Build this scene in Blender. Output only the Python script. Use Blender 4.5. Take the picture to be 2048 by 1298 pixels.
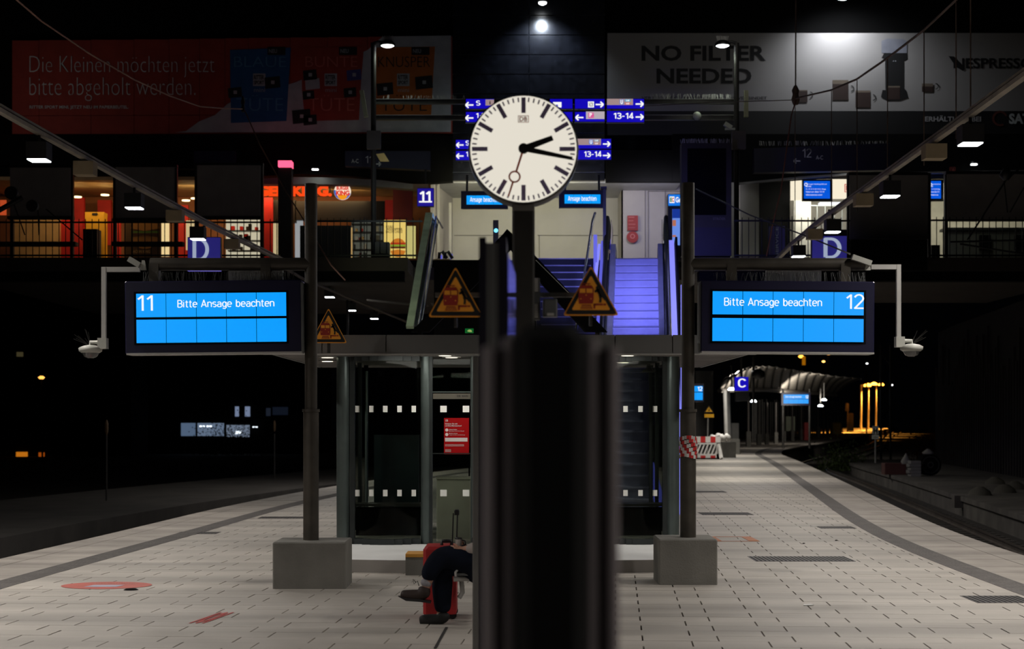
import bpy, math, random
import numpy as np
from mathutils import Vector as V, Matrix
random.seed(7)
for o in list(bpy.data.objects): bpy.data.objects.remove(o)
S = bpy.context.scene
C = S.collection
# ---------------------------------------------------------------- camera
F, CX, HY, CH = 3200.0, 1024.0, 840.0, 1.7      # focal length and horizon in photo pixels, eye height
cam = bpy.data.cameras.new('camera'); camo = bpy.data.objects.new('camera', cam); C.objects.link(camo)
camo.location = (0, 0, CH); camo.rotation_euler = (math.pi/2, 0, 0)
cam.sensor_width = 36; cam.lens = F/2048*36; cam.shift_y = (HY-649)/2048
cam.clip_end = 2000; cam.clip_start = 0.05
cam.dof.use_dof = True; cam.dof.focus_distance = 17.5; cam.dof.aperture_fstop = 2.8
S.camera = camo
w = bpy.data.worlds.new('night'); S.world = w; w.use_nodes = True
w.node_tree.nodes['Background'].inputs[0].default_value = (0.45, 0.5, 0.7, 1)
w.node_tree.nodes['Background'].inputs[1].default_value = 0.0006
S.view_settings.view_transform = 'Standard'; S.view_settings.look = 'None'
S.view_settings.exposure = 0.0; S.view_settings.gamma = 1.0; S.view_settings.use_curve_mapping = False
LAMP_W = 98.0          # platform lamp power

def light(kind, name, loc, power, color=(1, 1, 1), size=0.3, target=None, spot=90, blend=0.5, size_y=None, spread=180):
    l = bpy.data.lights.new(name, kind); l.energy = power; l.color = color
    o = bpy.data.objects.new(name, l); C.objects.link(o); o.location = loc
    if kind == 'AREA':
        l.size = size
        if size_y: l.shape = 'RECTANGLE'; l.size_y = size_y
        l.spread = math.radians(spread)
    else: l.shadow_soft_size = size
    if kind == 'SPOT': l.spot_size = math.radians(spot); l.spot_blend = blend
    if target is not None:
        o.rotation_euler = (V(target)-V(loc)).to_track_quat('-Z', 'Y').to_euler()
    return o
def P(x, y, d): return V(((x-CX)*d/F, d, CH+(HY-y)*d/F))
def sc(v): return v/12.92 if v <= .04045 else ((v+.055)/1.055)**2.4
def hexc(h): return tuple(sc(int(h[i:i+2], 16)/255) for i in (0, 2, 4))

light('AREA', 'gallery_light_center', P(1040, 385, 44.2), 105, (1, .93, .62), 3.0, P(1040, 470, 47), size_y=.5)
light('AREA', 'gallery_light_right', P(1310, 380, 44.5), 38, (.85, .82, 1), 1.6, P(1310, 480, 47), size_y=.4)
light('AREA', 'shop_light', P(420, 360, 47), 260, (1, .62, .26), 9, P(420, 500, 48.5), size_y=1.5)
light('AREA', 'office_light', P(1640, 400, 47), 42, (1, .96, .82), 1.5, P(1640, 500, 48.5), size_y=1)
light('AREA', 'office_light_far', P(1960, 400, 47), 50, (1, .96, .72), 4.5, P(1960, 500, 48.5), size_y=1)

# ---------------------------------------------------------------- materials
MATS = {}
def mat(name, col, rough=.6, metal=0, emit=None, st=1.0, var=.12, scale=3.0, bump=0.0, spec=.5):
    if name in MATS: return MATS[name]
    m = bpy.data.materials.new(name); m.use_nodes = True; n = m.node_tree.nodes; l = m.node_tree.links
    b = n['Principled BSDF']
    if isinstance(col, str): col = hexc(col)
    b.inputs['Roughness'].default_value = rough; b.inputs['Metallic'].default_value = metal
    b.inputs['Specular IOR Level'].default_value = spec
    tc = n.new('ShaderNodeTexCoord'); nz = n.new('ShaderNodeTexNoise')
    nz.inputs['Scale'].default_value = scale; nz.inputs['Detail'].default_value = 6
    l.new(tc.outputs['Object'], nz.inputs['Vector'])
    r = n.new('ShaderNodeValToRGB'); l.new(nz.outputs[0], r.inputs[0])
    r.color_ramp.elements[0].position = .3; r.color_ramp.elements[1].position = .7
    r.color_ramp.elements[0].color = tuple(c*(1-var) for c in col)+(1,)
    r.color_ramp.elements[1].color = tuple(min(1, c*(1+var)) for c in col)+(1,)
    l.new(r.outputs[0], b.inputs['Base Color'])
    if bump:
        bp = n.new('ShaderNodeBump'); bp.inputs['Strength'].default_value = bump; bp.inputs['Distance'].default_value = .01
        n2 = n.new('ShaderNodeTexNoise'); n2.inputs['Scale'].default_value = scale*25; l.new(tc.outputs['Object'], n2.inputs['Vector'])
        l.new(n2.outputs[0], bp.inputs['Height']); l.new(bp.outputs[0], b.inputs['Normal'])
    if emit is not None:
        if isinstance(emit, str): emit = hexc(emit)
        b.inputs['Emission Color'].default_value = tuple(emit)+(1,); b.inputs['Emission Strength'].default_value = st
    MATS[name] = m; return m
def E(name, h, st=1.0): return mat(name, '202020', .5, emit=h, st=st, var=0)
def glass(name, tint, gl=.10, rough=.02):
    m = bpy.data.materials.new(name); m.use_nodes = True; n = m.node_tree.nodes; l = m.node_tree.links; n.clear()
    o = n.new('ShaderNodeOutputMaterial'); mx = n.new('ShaderNodeMixShader'); t = n.new('ShaderNodeBsdfTransparent')
    g = n.new('ShaderNodeBsdfGlossy'); g.inputs['Roughness'].default_value = rough; t.inputs[0].default_value = tuple(tint)+(1,)
    lw = n.new('ShaderNodeLayerWeight'); lw.inputs[0].default_value = gl*2; l.new(lw.outputs['Fresnel'], mx.inputs[0])
    l.new(t.outputs[0], mx.inputs[1]); l.new(g.outputs[0], mx.inputs[2]); l.new(mx.outputs[0], o.inputs[0])
    MATS[name] = m; return m
slab_m = mat('paving_concrete', (.41, .375, .335), .62, var=.10, scale=1.3, bump=.15)
# long soft streaks of light across the platform, painted into the base colour
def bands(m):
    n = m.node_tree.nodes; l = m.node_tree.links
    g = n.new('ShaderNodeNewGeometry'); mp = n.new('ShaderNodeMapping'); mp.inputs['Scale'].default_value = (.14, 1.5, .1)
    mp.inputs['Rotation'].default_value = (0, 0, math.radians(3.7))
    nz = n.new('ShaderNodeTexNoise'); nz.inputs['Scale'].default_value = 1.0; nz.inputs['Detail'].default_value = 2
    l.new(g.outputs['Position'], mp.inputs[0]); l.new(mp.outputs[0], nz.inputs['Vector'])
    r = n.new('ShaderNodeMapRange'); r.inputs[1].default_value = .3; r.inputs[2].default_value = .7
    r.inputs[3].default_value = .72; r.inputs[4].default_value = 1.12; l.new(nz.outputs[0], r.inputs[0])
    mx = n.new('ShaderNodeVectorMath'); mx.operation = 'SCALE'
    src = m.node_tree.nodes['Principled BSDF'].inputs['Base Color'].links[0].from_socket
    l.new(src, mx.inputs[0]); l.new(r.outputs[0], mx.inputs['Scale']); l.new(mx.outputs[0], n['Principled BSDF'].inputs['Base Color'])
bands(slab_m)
joint_m = mat('joint_sand', (.012, .010, .009), .95, scale=20, var=.3)
rowj_m = mat('row_joint', (.16, .145, .13), .95, scale=20, var=.3)
tact_m = mat('tactile_grey', (.105, .095, .09), .8, scale=9, var=.2)
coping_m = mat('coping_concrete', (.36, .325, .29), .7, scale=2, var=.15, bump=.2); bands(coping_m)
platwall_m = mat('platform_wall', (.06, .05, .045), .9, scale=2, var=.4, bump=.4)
ballast_m = mat('ballast', (.035, .030, .027), .95, scale=14, var=.6, bump=1)
oldplat_m = mat('old_platform', (.085, .077, .07), .9, scale=1.2, var=.35, bump=.5)
rail_m = mat('rail_steel', (.22, .19, .17), .38, .85, var=.3)
sleeper_m = mat('sleeper', (.045, .04, .036), .9, var=.3)
black = mat('black_paint', (.006, .006, .007), .45)
tile_m = mat('black_tile', (.010, .011, .016), .25, spec=.6, scale=6, var=.4)
blackmatt = mat('black_matt', (.004, .004, .004), .9, spec=.1)
steel_d = mat('dark_steel', (.045, .043, .040), .45, .4, var=.25, scale=4)
polem = mat('pole_paint', (.06, .052, .042), .5, .3, var=.3, scale=5)
greym = mat('grey_metal', (.14, .145, .145), .45, .5, var=.15)
bandm = mat('roof_fascia', (.17, .17, .165), .5, .3, var=.1, scale=1)
lightgrey = mat('light_grey_metal', (.42, .41, .39), .5, .1, var=.1)
concrete = mat('plinth_concrete', (.175, .168, .15), .85, var=.22, scale=2.2, bump=.3)
navy = mat('navy_case', (.010, .009, .035), .35, var=.1)
white = mat('white_print', (.75, .75, .73), .6, var=.05)
wallw = mat('gallery_wall', (.50, .49, .44), .7, var=.08, scale=1)
wallw2 = mat('gallery_wall_grey', (.36, .34, .34), .6, var=.08, scale=1)
redp = mat('red_print', (.26, .010, .010), .6, var=.08)
orangep = mat('warning_orange', (1, .38, .025), .55, var=.06)
bluescr = E('screen_blue', '009dff', 1.0)
scrwhite = E('screen_white', 'f4f8ff', 1.0)
lampw = E('lamp_white', 'f6fbff', 9.0)
signblue = mat('sign_blue_lit', (.01, .008, .1), .5, emit='1408c0', st=.85, var=.05)
signwhite = E('sign_white', 'ffffff', .95)
glassm = glass('shelter_glass', (.78, .81, .78), .07)
glassc = glass('clear_glass', (.8, .85, .88), .06)
chrome = mat('chrome', (.5, .5, .5), .25, .9, var=.05)
cable_m = mat('cable', (.16, .11, .09), .7, var=.3)

# ---------------------------------------------------------------- mesh builder
FONT = {}
def textgeo(s, bold=0.0):
    k = (s, bold)
    if k in FONT: return FONT[k]
    cu = bpy.data.curves.new('t', 'FONT'); cu.body = s; cu.offset = bold; cu.resolution_u = 3
    cu.space_line = .95; cu.align_x = 'LEFT'
    ob = bpy.data.objects.new('t', cu); me = bpy.data.meshes.new_from_object(ob)
    vs = np.array([v.co[:] for v in me.vertices]); fs = [tuple(p.vertices) for p in me.polygons]
    bpy.data.objects.remove(ob); bpy.data.curves.remove(cu); bpy.data.meshes.remove(me)
    mn = vs.min(0); mx = vs.max(0); vs = (vs-mn)/np.maximum(mx-mn, 1e-6)
    FONT[k] = (vs[:, :2], fs); return FONT[k]
def arcp(cx, cy, rx, ry, a0, a1, n=10): return [(cx+rx*math.cos(math.radians(a0+(a1-a0)*i/n)), cy+ry*math.sin(math.radians(a0+(a1-a0)*i/n))) for i in range(n+1)]
GL = {   # simple grotesque strokes, cap height 1, x-height .73
 '1': (.42, [[(.30, 0), (.30, 1)], [(.30, .97), (.06, .74)]]), '2': (.56, [arcp(.27, .73, .24, .25, 165, -35)+[(.04, .05), (.54, .05)]]),
 '3': (.56, [arcp(.26, .73, .23, .23, 150, -90, 12)+[(.26, .5)]+arcp(.26, .27, .25, .25, 90, -155, 12)]), '4': (.60, [[(.40, 0), (.40, 1), (.04, .24), (.58, .24)]]),
 '-': (.42, [[(.04, .42), (.36, .42)]]), ' ': (.34, []), '8': (.56, [arcp(.27, .75, .2, .21, 0, 360, 16), arcp(.27, .28, .24, .25, 0, 360, 16)]),
 'B': (.58, [[(.05, 0), (.05, 1), (.3, 1)]+arcp(.3, .76, .19, .24, 90, -90)+[(.05, .52)], [(.3, .52)]+arcp(.3, .27, .23, .26, 90, -90)+[(.05, .0)]]),
 'i': (.20, [[(.06, 0), (.06, .73)], [(.06, .9), (.06, .97)]]), 't': (.36, [[(.13, .95), (.13, .15)]+arcp(.24, .13, .11, .11, 180, 270, 4)+[(.31, .02)], [(0, .72), (.3, .72)]]),
 'e': (.52, [[(.04, .38), (.46, .38), (.46, .48)]+arcp(.25, .48, .21, .23, 0, 180)+[(.04, .25)]+arcp(.25, .24, .21, .22, 180, 320)]),
 'A': (.62, [[(0, 0), (.28, 1), (.56, 0)], [(.09, .3), (.47, .3)]]), 'n': (.52, [[(.05, 0), (.05, .73)], [(.05, .5)]+arcp(.25, .5, .2, .21, 160, 0)+[(.45, 0)]]),
 's': (.47, [[(.4, .66)]+arcp(.22, .55, .18, .16, 60, 230)+arcp(.23, .2, .18, .18, 60, -140)]), 'a': (.52, [arcp(.24, .5, .2, .21, 150, 0)+[(.44, 0)], [(.44, .41), (.22, .41)]+arcp(.22, .22, .18, .2, 90, 270)+[(.35, .04), (.44, .14)]]),
 'g': (.52, [arcp(.24, .37, .2, .34, 0, 360, 18), [(.44, .72), (.44, -.08)]+arcp(.24, -.06, .2, .17, 0, -150)]), 'b': (.52, [[(.05, 0), (.05, 1)], arcp(.25, .36, .2, .35, 0, 360, 18)]),
 'c': (.48, [arcp(.25, .48, .21, .23, 20, 180)+arcp(.25, .24, .21, .22, 180, 340)]), 'h': (.52, [[(.05, 0), (.05, 1)], [(.05, .5)]+arcp(.25, .5, .2, .21, 160, 0)+[(.45, 0)]]),
 'C': (.6, [arcp(.3, .65, .26, .33, 25, 180)+arcp(.3, .35, .26, .33, 180, 335)]), 'D': (.64, [[(.05, 0), (.05, 1), (.25, 1)]+arcp(.25, .5, .32, .5, 90, -90, 16)+[(.05, 0)]]),
 'S': (.56, [arcp(.27, .74, .22, .24, 30, 240)+arcp(.27, .26, .24, .25, 60, -150)]), 'U': (.6, [[(.05, 1), (.05, .3)]+arcp(.28, .28, .23, .26, 180, 360)+[(.51, 1)]])}
def strokegeo(st, wt):
    vs = []; fs = []; x = 0
    for ch in st:
        w_, strokes = GL[ch]
        for pl in strokes:
            pp = [(x+a, b) for a, b in pl]
            for (a, b), (c_, d_) in zip(pp, pp[1:]):
                L = math.hypot(c_-a, d_-b) or 1e-6; nx_, ny_ = -(d_-b)/L*wt, (c_-a)/L*wt; k = len(vs)
                vs += [(a-nx_, b-ny_), (c_-nx_, d_-ny_), (c_+nx_, d_+ny_), (a+nx_, b+ny_)]; fs.append((k, k+1, k+2, k+3))
            for (a, b) in pp[1:-1]:
                k = len(vs); vs += [(a+wt*math.cos(t_*math.pi/4), b+wt*math.sin(t_*math.pi/4)) for t_ in range(8)]; fs.append(tuple(range(k, k+8)))
        x += w_+.06
    v = np.array(vs); mn, mx = v.min(0), v.max(0); return (v-mn)/np.maximum(mx-mn, 1e-6), fs
class MB:
    def __init__(s, m=None): s.v = []; s.f = []; s.mi = []; s.mats = []; s.sm = []; s.cur = 0; s.smooth = False; (m and s.m(m))
    def m(s, m):
        if m not in s.mats: s.mats.append(m)
        s.cur = s.mats.index(m); return s
    def add(s, vs, fs):
        b = len(s.v); s.v += [tuple(v) for v in vs]
        for f in fs: s.f.append(tuple(i+b for i in f)); s.mi.append(s.cur); s.sm.append(s.smooth)
        return s
    def box(s, a, b):
        x0, x1 = sorted((a[0], b[0])); y0, y1 = sorted((a[1], b[1])); z0, z1 = sorted((a[2], b[2]))
        return s.add([(x0, y0, z0), (x1, y0, z0), (x1, y1, z0), (x0, y1, z0), (x0, y0, z1), (x1, y0, z1), (x1, y1, z1), (x0, y1, z1)],
              [(0, 3, 2, 1), (4, 5, 6, 7), (0, 1, 5, 4), (1, 2, 6, 5), (2, 3, 7, 6), (3, 0, 4, 7)])
    def bbox(s, a, b, r=.01):     # box with chamfered vertical and top edges
        x0, x1 = sorted((a[0], b[0])); y0, y1 = sorted((a[1], b[1])); z0, z1 = sorted((a[2], b[2]))
        pts = [(x0+r, y0), (x1-r, y0), (x1, y0+r), (x1, y1-r), (x1-r, y1), (x0+r, y1), (x0, y1-r), (x0, y0+r)]
        cx, cy = (x0+x1)/2, (y0+y1)/2
        def ins(p, k): return (p[0]+(k if p[0] < cx else -k), p[1]+(k if p[1] < cy else -k))
        vs = [(*p, z0) for p in pts]+[(*p, z1-r) for p in pts]+[(*ins(p, r*.8), z1) for p in pts]
        fs = [tuple(range(7, -1, -1)), tuple(range(16, 24))]
        for k in (0, 8):
            for i in range(8): j = (i+1) % 8; fs.append((k+i, k+j, k+8+j, k+8+i))
        return s.add(vs, fs)
    def prect(s, x0, y0, x1, y1, d, th=.02):
        a = P(x0, y0, d); b = P(x1, y1, d); return s.box(a, (b[0], d+th, b[2]))
    def flat(s, x0, y0, x1, y1, d):
        return s.add([P(x0, y1, d), P(x1, y1, d), P(x1, y0, d), P(x0, y0, d)], [(0, 1, 2, 3)])
    def prism(s, pts, off):       # polygon (3d) extruded by vector
        n = len(pts); pts = [V(p) for p in pts]; off = V(off)
        vs = pts+[p+off for p in pts]; fs = [tuple(range(n)), tuple(range(2*n-1, n-1, -1))]
        for i in range(n): j = (i+1) % n; fs.append((j, i, n+i, n+j))
        return s.add(vs, fs)
    def ppoly(s, pts, d, th=.01): return s.prism([P(x, y, d) for x, y in pts], (0, th, 0))
    def pflat(s, pts, d): return s.add([P(x, y, d) for x, y in pts], [tuple(range(len(pts)))])
    def tube(s, pts, r, n=8, caps=True):
        pts = [V(p) for p in pts]; rs = r if isinstance(r, (list, tuple)) else [r]*len(pts)
        ring = []; up = None
        for i, p in enumerate(pts):
            t = (pts[min(i+1, len(pts)-1)]-pts[max(i-1, 0)]).normalized()
            if up is None: up = V((0, 0, 1)) if abs(t.z) < .9 else V((1, 0, 0))
            a = t.cross(up).normalized(); b2 = a.cross(t).normalized(); up = b2
            ring.append([p+(a*math.cos(2*math.pi*k/n)+b2*math.sin(2*math.pi*k/n))*rs[i] for k in range(n)])
        vs = [q for rr in ring for q in rr]; fs = []
        for i in range(len(pts)-1):
            for k in range(n):
                j = (k+1) % n; fs.append((i*n+k, i*n+j, (i+1)*n+j, (i+1)*n+k))
        sm = s.smooth; s.smooth = n > 6; s.add(vs, fs); s.smooth = sm
        if caps: s.add(ring[0], [tuple(range(n))]); s.add(ring[-1], [tuple(range(n-1, -1, -1))])
        return s
    def bar(s, a, b, wd, ht, up=(0, 0, 1)):   # rectangular bar
        a, b = V(a), V(b); t = (b-a).normalized(); side = t.cross(V(up))
        if side.length < 1e-4: side = t.cross(V((1, 0, 0)))
        side = side.normalized()*wd/2; u = side.cross(t).normalized()*ht/2
        vs = [a-side-u, a+side-u, a+side+u, a-side+u, b-side-u, b+side-u, b+side+u, b-side+u]
        return s.add(vs, [(0, 1, 2, 3), (7, 6, 5, 4), (0, 4, 5, 1), (1, 5, 6, 2), (2, 6, 7, 3), (3, 7, 4, 0)])
    def lathe(s, c, prof, n=24, axis='z'):
        c = V(c); vs = []; fs = []
        for r, h in prof:
            for k in range(n):
                a = 2*math.pi*k/n; u, w2 = r*math.cos(a), r*math.sin(a)
                vs.append(c+(V((u, w2, h)) if axis == 'z' else V((u, -h, w2)) if axis == 'y' else V((h, u, w2))))
        for i in range(len(prof)-1):
            for k in range(n): j = (k+1) % n; fs.append((i*n+k, i*n+j, (i+1)*n+j, (i+1)*n+k))
        sm = s.smooth; s.smooth = True; s.add(vs, fs); s.smooth = sm
        s.add(vs[:n], [tuple(range(n-1, -1, -1))]); s.add(vs[-n:], [tuple(range(n))]); return s
    def disc(s, c, r, n=40, r2=0, a0=0, a1=360):    # facing camera (-Y)
        c = V(c); k = [math.radians(a0+(a1-a0)*i/n) for i in range(n+1)]
        o = [c+V((r*math.cos(a), 0, r*math.sin(a))) for a in k]
        if r2 == 0: return s.add(o+[c], [(i, i+1, n+1) for i in range(n)])
        q = [c+V((r2*math.cos(a), 0, r2*math.sin(a))) for a in k]
        return s.add(o+q, [(i, i+1, n+2+i, n+1+i) for i in range(n)])
    def text(s, st, x0, y0, x1, y1, d, bold=0.0, shear=0):     # flat lettering fitted to a rectangle at distance d
        vs, fs = textgeo(st, bold)
        return s.add([P(x0+(x1-x0)*u+shear*w_, y1+(y0-y1)*w_, d) for u, w_ in vs], fs)
    def stext(s, st, x0, y0, x1, y1, d, wt=.055):
        vs, fs = strokegeo(st, wt)
        return s.add([P(x0+(x1-x0)*u, y1+(y0-y1)*w_, d) for u, w_ in vs], fs)
    def text3(s, st, o, U, W, bold=0.0):
        vs, fs = textgeo(st, bold); o, U, W = V(o), V(U), V(W)
        return s.add([o+U*float(u)+W*float(w_) for u, w_ in vs], fs)
    def rot(s, c, ang, axis='Y', i0=0):
        R = Matrix.Rotation(ang, 3, axis); c = V(c)
        s.v[i0:] = [tuple(c+R@(V(v)-c)) for v in s.v[i0:]]; return s
    def build(s, name, parent=None, **kw):
        me = bpy.data.meshes.new(name); base = V((0, 0, 0)); p = parent
        while p is not None: base += V(p.location); p = p.parent
        own = V((0, 0, 0))
        if parent is None and s.v:
            a = np.array(s.v); own = V(((a[:, 0].min()+a[:, 0].max())/2, (a[:, 1].min()+a[:, 1].max())/2, a[:, 2].min()))
        base += own
        me.from_pydata([(v[0]-base.x, v[1]-base.y, v[2]-base.z) for v in s.v], [], s.f)
        for m in s.mats: me.materials.append(m)
        me.polygons.foreach_set('material_index', s.mi); me.polygons.foreach_set('use_smooth', s.sm); me.update()
        o = bpy.data.objects.new(name, me); C.objects.link(o); o.location = own
        if parent is not None: o.parent = parent
        for k, val in kw.items(): o[k] = val
        return o
def thing(name, label, cat, loc, group=None):
    o = bpy.data.objects.new(name, None); C.objects.link(o); o.location = loc; o.empty_display_size = .1
    o['label'] = label; o['category'] = cat
    if group: o['group'] = group
    return o
def one(mb, name, label, cat, group=None):
    o = mb.build(name); o['label'] = label; o['category'] = cat
    if group: o['group'] = group
    return o
def struct(mb, name, parent=None): 
    return mb.build(name, parent, kind='structure')
def share(src, name, loc, parent):
    o = bpy.data.objects.new(name, src); C.objects.link(o); o.parent = parent; o.location = loc; return o

# ---------------------------------------------------------------- platform edges (plan curves)
Rk = [(-8, 5.7), (0, 5.9), (8, 6.05), (14, 6.2), (19.9, 6.37), (22.2, 6.48), (27.3, 7.0), (34.4, 7.9), (43.9, 9.1), (64, 11.6), (80, 13.4), (90, 15.2), (99, 17.4), (116, 22.4), (165, 35.9), (250, 57), (388, 93), (420, 101)]
Lk = [(-8, -7.4), (0, -7.1), (8, -6.8), (14, -6.55), (19.6, -6.26), (24.4, -5.95), (30, -5.75), (34.6, -5.35), (41.2, -4.6), (50, -3.1), (64, 0.2), (80, 4.6), (100, 10.5), (130, 18), (165, 27), (250, 43), (388, 78), (420, 86)]
G = np.arange(-8, 420, .5)
def smooth_curve(k):
    y = np.interp(G, [a for a, b in k], [b for a, b in k]); kk = np.hanning(25); kk /= kk.sum()
    yp = np.pad(y, 12, mode='edge'); yp[:12] = y[0]-(np.arange(12, 0, -1))*(y[1]-y[0]); yp[-12:] = y[-1]+np.arange(1, 13)*(y[-1]-y[-2])
    return np.convolve(yp, kk, 'valid')
CR, CL = smooth_curve(Rk), smooth_curve(Lk)
def XR(d): return float(np.interp(d, G, CR))
def XL(d): return float(np.interp(d, G, CL))
def edge(side, d, off, z):     # off > 0 away from the platform
    f = XR if side > 0 else XL; s_ = (f(d+.5)-f(d-.5)); n = math.hypot(1, s_)
    return V((f(d)+side*off/n, d-side*off*s_/n, z))
def ribbon(mb, side, prof, ds):    # prof: list of (off, z)
    n = len(prof); vs = []; fs = []
    for d in ds: vs += [edge(side, d, o, z) for o, z in prof]
    for i in range(len(ds)-1):
        for k in range(n-1): fs.append((i*n+k, i*n+k+1, (i+1)*n+k+1, (i+1)*n+k))
    return mb.add(vs, fs)
def drange(a, b, f=.03, mn=.6):
    r = [a]
    while r[-1] < b: r.append(min(b, r[-1]+max(mn, abs(r[-1])*f)))
    return r
DS = drange(-6, 400)

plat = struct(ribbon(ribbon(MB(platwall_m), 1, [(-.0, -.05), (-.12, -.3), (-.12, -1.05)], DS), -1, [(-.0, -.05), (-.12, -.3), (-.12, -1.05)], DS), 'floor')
mb = MB(joint_m); vs = []; fs = []
for d in DS: vs += [edge(-1, d, -.02, -.035), edge(1, d, -.02, -.035)]
mb.add(vs, [(2*i, 2*i+1, 2*i+3, 2*i+2) for i in range(len(DS)-1)]); mb.build('joint_bed', plat)
# paving slabs
ang = math.radians(3.7); fw = V((math.sin(ang), math.cos(ang), 0)); rt = V((math.cos(ang), -math.sin(ang), 0))
SW, SD = .585, .305
def slabmesh(x0, x1, x2=None):
    m_ = MB(slab_m); g = .0065; h = .0016; a = x0+g; b = x1-g; y0 = h; y1 = SD-h
    q = [rt*a+fw*y0, rt*b+fw*y0, rt*b+fw*y1, rt*a+fw*y1]
    top = [p+V((0, 0, 0)) for p in q]; bot = [p+V((0, 0, -.034)) for p in q]
    return top+bot, [(0, 1, 2, 3), (0, 4, 5, 1), (1, 5, 6, 2), (2, 6, 7, 3), (3, 7, 4, 0)]
tv, tf = slabmesh(0, SW)
sme = bpy.data.meshes.new('paving_slab'); sme.from_pydata([tuple(v) for v in tv], [], tf); sme.materials.append(slab_m)
rest = MB(slab_m); cnt = 0; v0 = 2.0
j = 0
while True:
    vv = v0+j*SD
    if vv > 92: break
    def lim(side, off):
        u = 0
        for _ in range(6):
            p = rt*u+fw*(vv+SD/2); tgt = edge(side, p.y, off, 0); u += (tgt.x-p.x)
        return u
    ul, ur = lim(-1, -1.12), lim(1, -1.12)
    offs = (0 if j % 2 else .21)
    k0 = math.floor((ul-offs)/SW); u = k0*SW+offs
    while u < ur:
        a, b = max(u, ul), min(u+SW, ur)
        if b-a > .03:
            org = rt*u+fw*vv
            full = a == u and b == u+SW
            px_ = CX+F*org.x/max(org.y, .1); inview = -60 < px_ < 2100 and org.y > 11.7 and not (920 < px_ < 1170)
            if full and inview and cnt < 299:
                o = bpy.data.objects.new('paving_slab', sme); C.objects.link(o); o.parent = plat
                o.location = org+V((0, 0, random.uniform(-.001, .001)))-V(plat.location); cnt += 1
            else:
                tv2, tf2 = slabmesh(a-u, b-u); rest.add([org+p for p in tv2], tf2)
        u += SW
    j += 1
# beyond the slabs the surface only
vs = []; fs = []; far = [d for d in DS if d > 88]
for d in far: vs += [edge(-1, d, -1.1, -.001), edge(1, d, -1.1, -.001)]
rest.add(vs, [(2*i, 2*i+1, 2*i+3, 2*i+2) for i in range(len(far)-1)])
rest.build('paving', plat, kind='stuff')
ribbon(ribbon(MB(rowj_m), 1, [(-1.5, -.006), (-.02, -.006)], DS), -1, [(-1.5, -.006), (-.02, -.006)], DS)
cop = MB(coping_m)
for side in (1, -1):
    d = -4.0
    while d < 400:
        L = .98 if d < 60 else max(1, d*.05); g = .006; q = [d+g, min(d+L/2, 400), min(d+L-g, 400)]
        for o0, o1 in ((-1.12, -.36), (-.35, .02)):
            ribbon(cop, side, [(o0, -.03), (o0, .0005), (o1, .0005), (o1, -.06)], q)
        d += L
cop.build('edge_slabs', plat, kind='stuff')
tac = MB(tact_m)
for side in (1, -1):
    ribbon(tac, side, [(-1.30, -.01), (-1.30, .004), (-.98, .004), (-.98, -.01)], DS)
    for k in range(7):
        o_ = -1.28+k*.042; ribbon(tac, side, [(o_, .004), (o_+.008, .009), (o_+.02, .009), (o_+.028, .004)], [d for d in DS if d < 70])
tac.build('guidance_strip', plat, label='dark grey ribbed guidance strips along both platform edges')

# ---------------------------------------------------------------- ground, tracks
mb = MB(ballast_m); mb.box((-260, -10, -1.25), (260, 460, -1.05)); struct(mb, 'ground')
def track(side, c, label):
    t = thing('railway_track', label, 'track', edge(side, 30, c, -1.05))
    for r in (-.7175, .7175):
        m_ = MB(rail_m); o = c+r
        ribbon(m_, side, [(o-.065, -.90), (o-.065, -.89), (o-.012, -.87), (o-.012, -.79), (o-.036, -.78), (o-.036, -.76), (o+.036, -.76), (o+.036, -.78), (o+.012, -.79), (o+.012, -.87), (o+.065, -.89), (o+.065, -.90)], DS)
        m_.build('rail', t)
    m_ = MB(sleeper_m); d = 10
    while d < 160:
        a = edge(side, d, c-1.25, -.98); b = edge(side, d, c+1.25, -.98); m_.bar(a, b, .26, .16); d += .62
    m_.build('sleepers', t, kind='stuff')
track(1, 1.65, 'curving railway track in the dark trench right of the platform')
track(-1, 1.65, 'railway track in the dark trench left of the platform')
mb = MB(oldplat_m)
dd = drange(8, 88)
for side in (1,):
    ribbon(mb, side, [(3.5, -1.06), (3.5, -.62), (3.42, -.60), (3.42, -.46), (4.2, -.45), (4.22, -.455), (9.4, -.45), (9.4, -1.06)], dd)
pts = [edge(1, 88, o, z) for o, z in ((3.5, -1.06), (3.42, -.46), (9.4, -.45), (9.4, -1.06))]
mb.add(pts, [(0, 1, 2, 3)])
for d in (46,): mb.bar(edge(1, d, 3.38, -.8), edge(1, d, 3.38, -.45), .3, .3, up=(0, 1, 0))
struct(mb, 'old_platform')
mb = MB(mat('far_platform', (.03, .026, .023), .9, var=.4, scale=1))
ribbon(mb, -1, [(3.4, -1.06), (3.4, -.5), (3.4, -.42), (9, -.42), (9, -1.06)], drange(6, 70)); struct(mb, 'far_left_platform')

# corrugated wall on the right
wallr = struct(ribbon(MB(mat('wall_dark', (.014, .011, .011), .8)), 1, [(8.0, -.5), (8.0, 6.2)], drange(10, 84)), 'wall_right')
m_ = MB(mat('wall_slat', (.03, .024, .023), .7, var=.5, scale=.7)); d = 22
while d < 84:
    a = edge(1, d, 7.9, -.45); m_.box((a.x-.05, a.y-.05, -.45), (a.x+.05, a.y+.05, 3.2+random.uniform(0, 2.6))); d += .55
m_.build('slats', wallr, kind='stuff')
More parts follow.
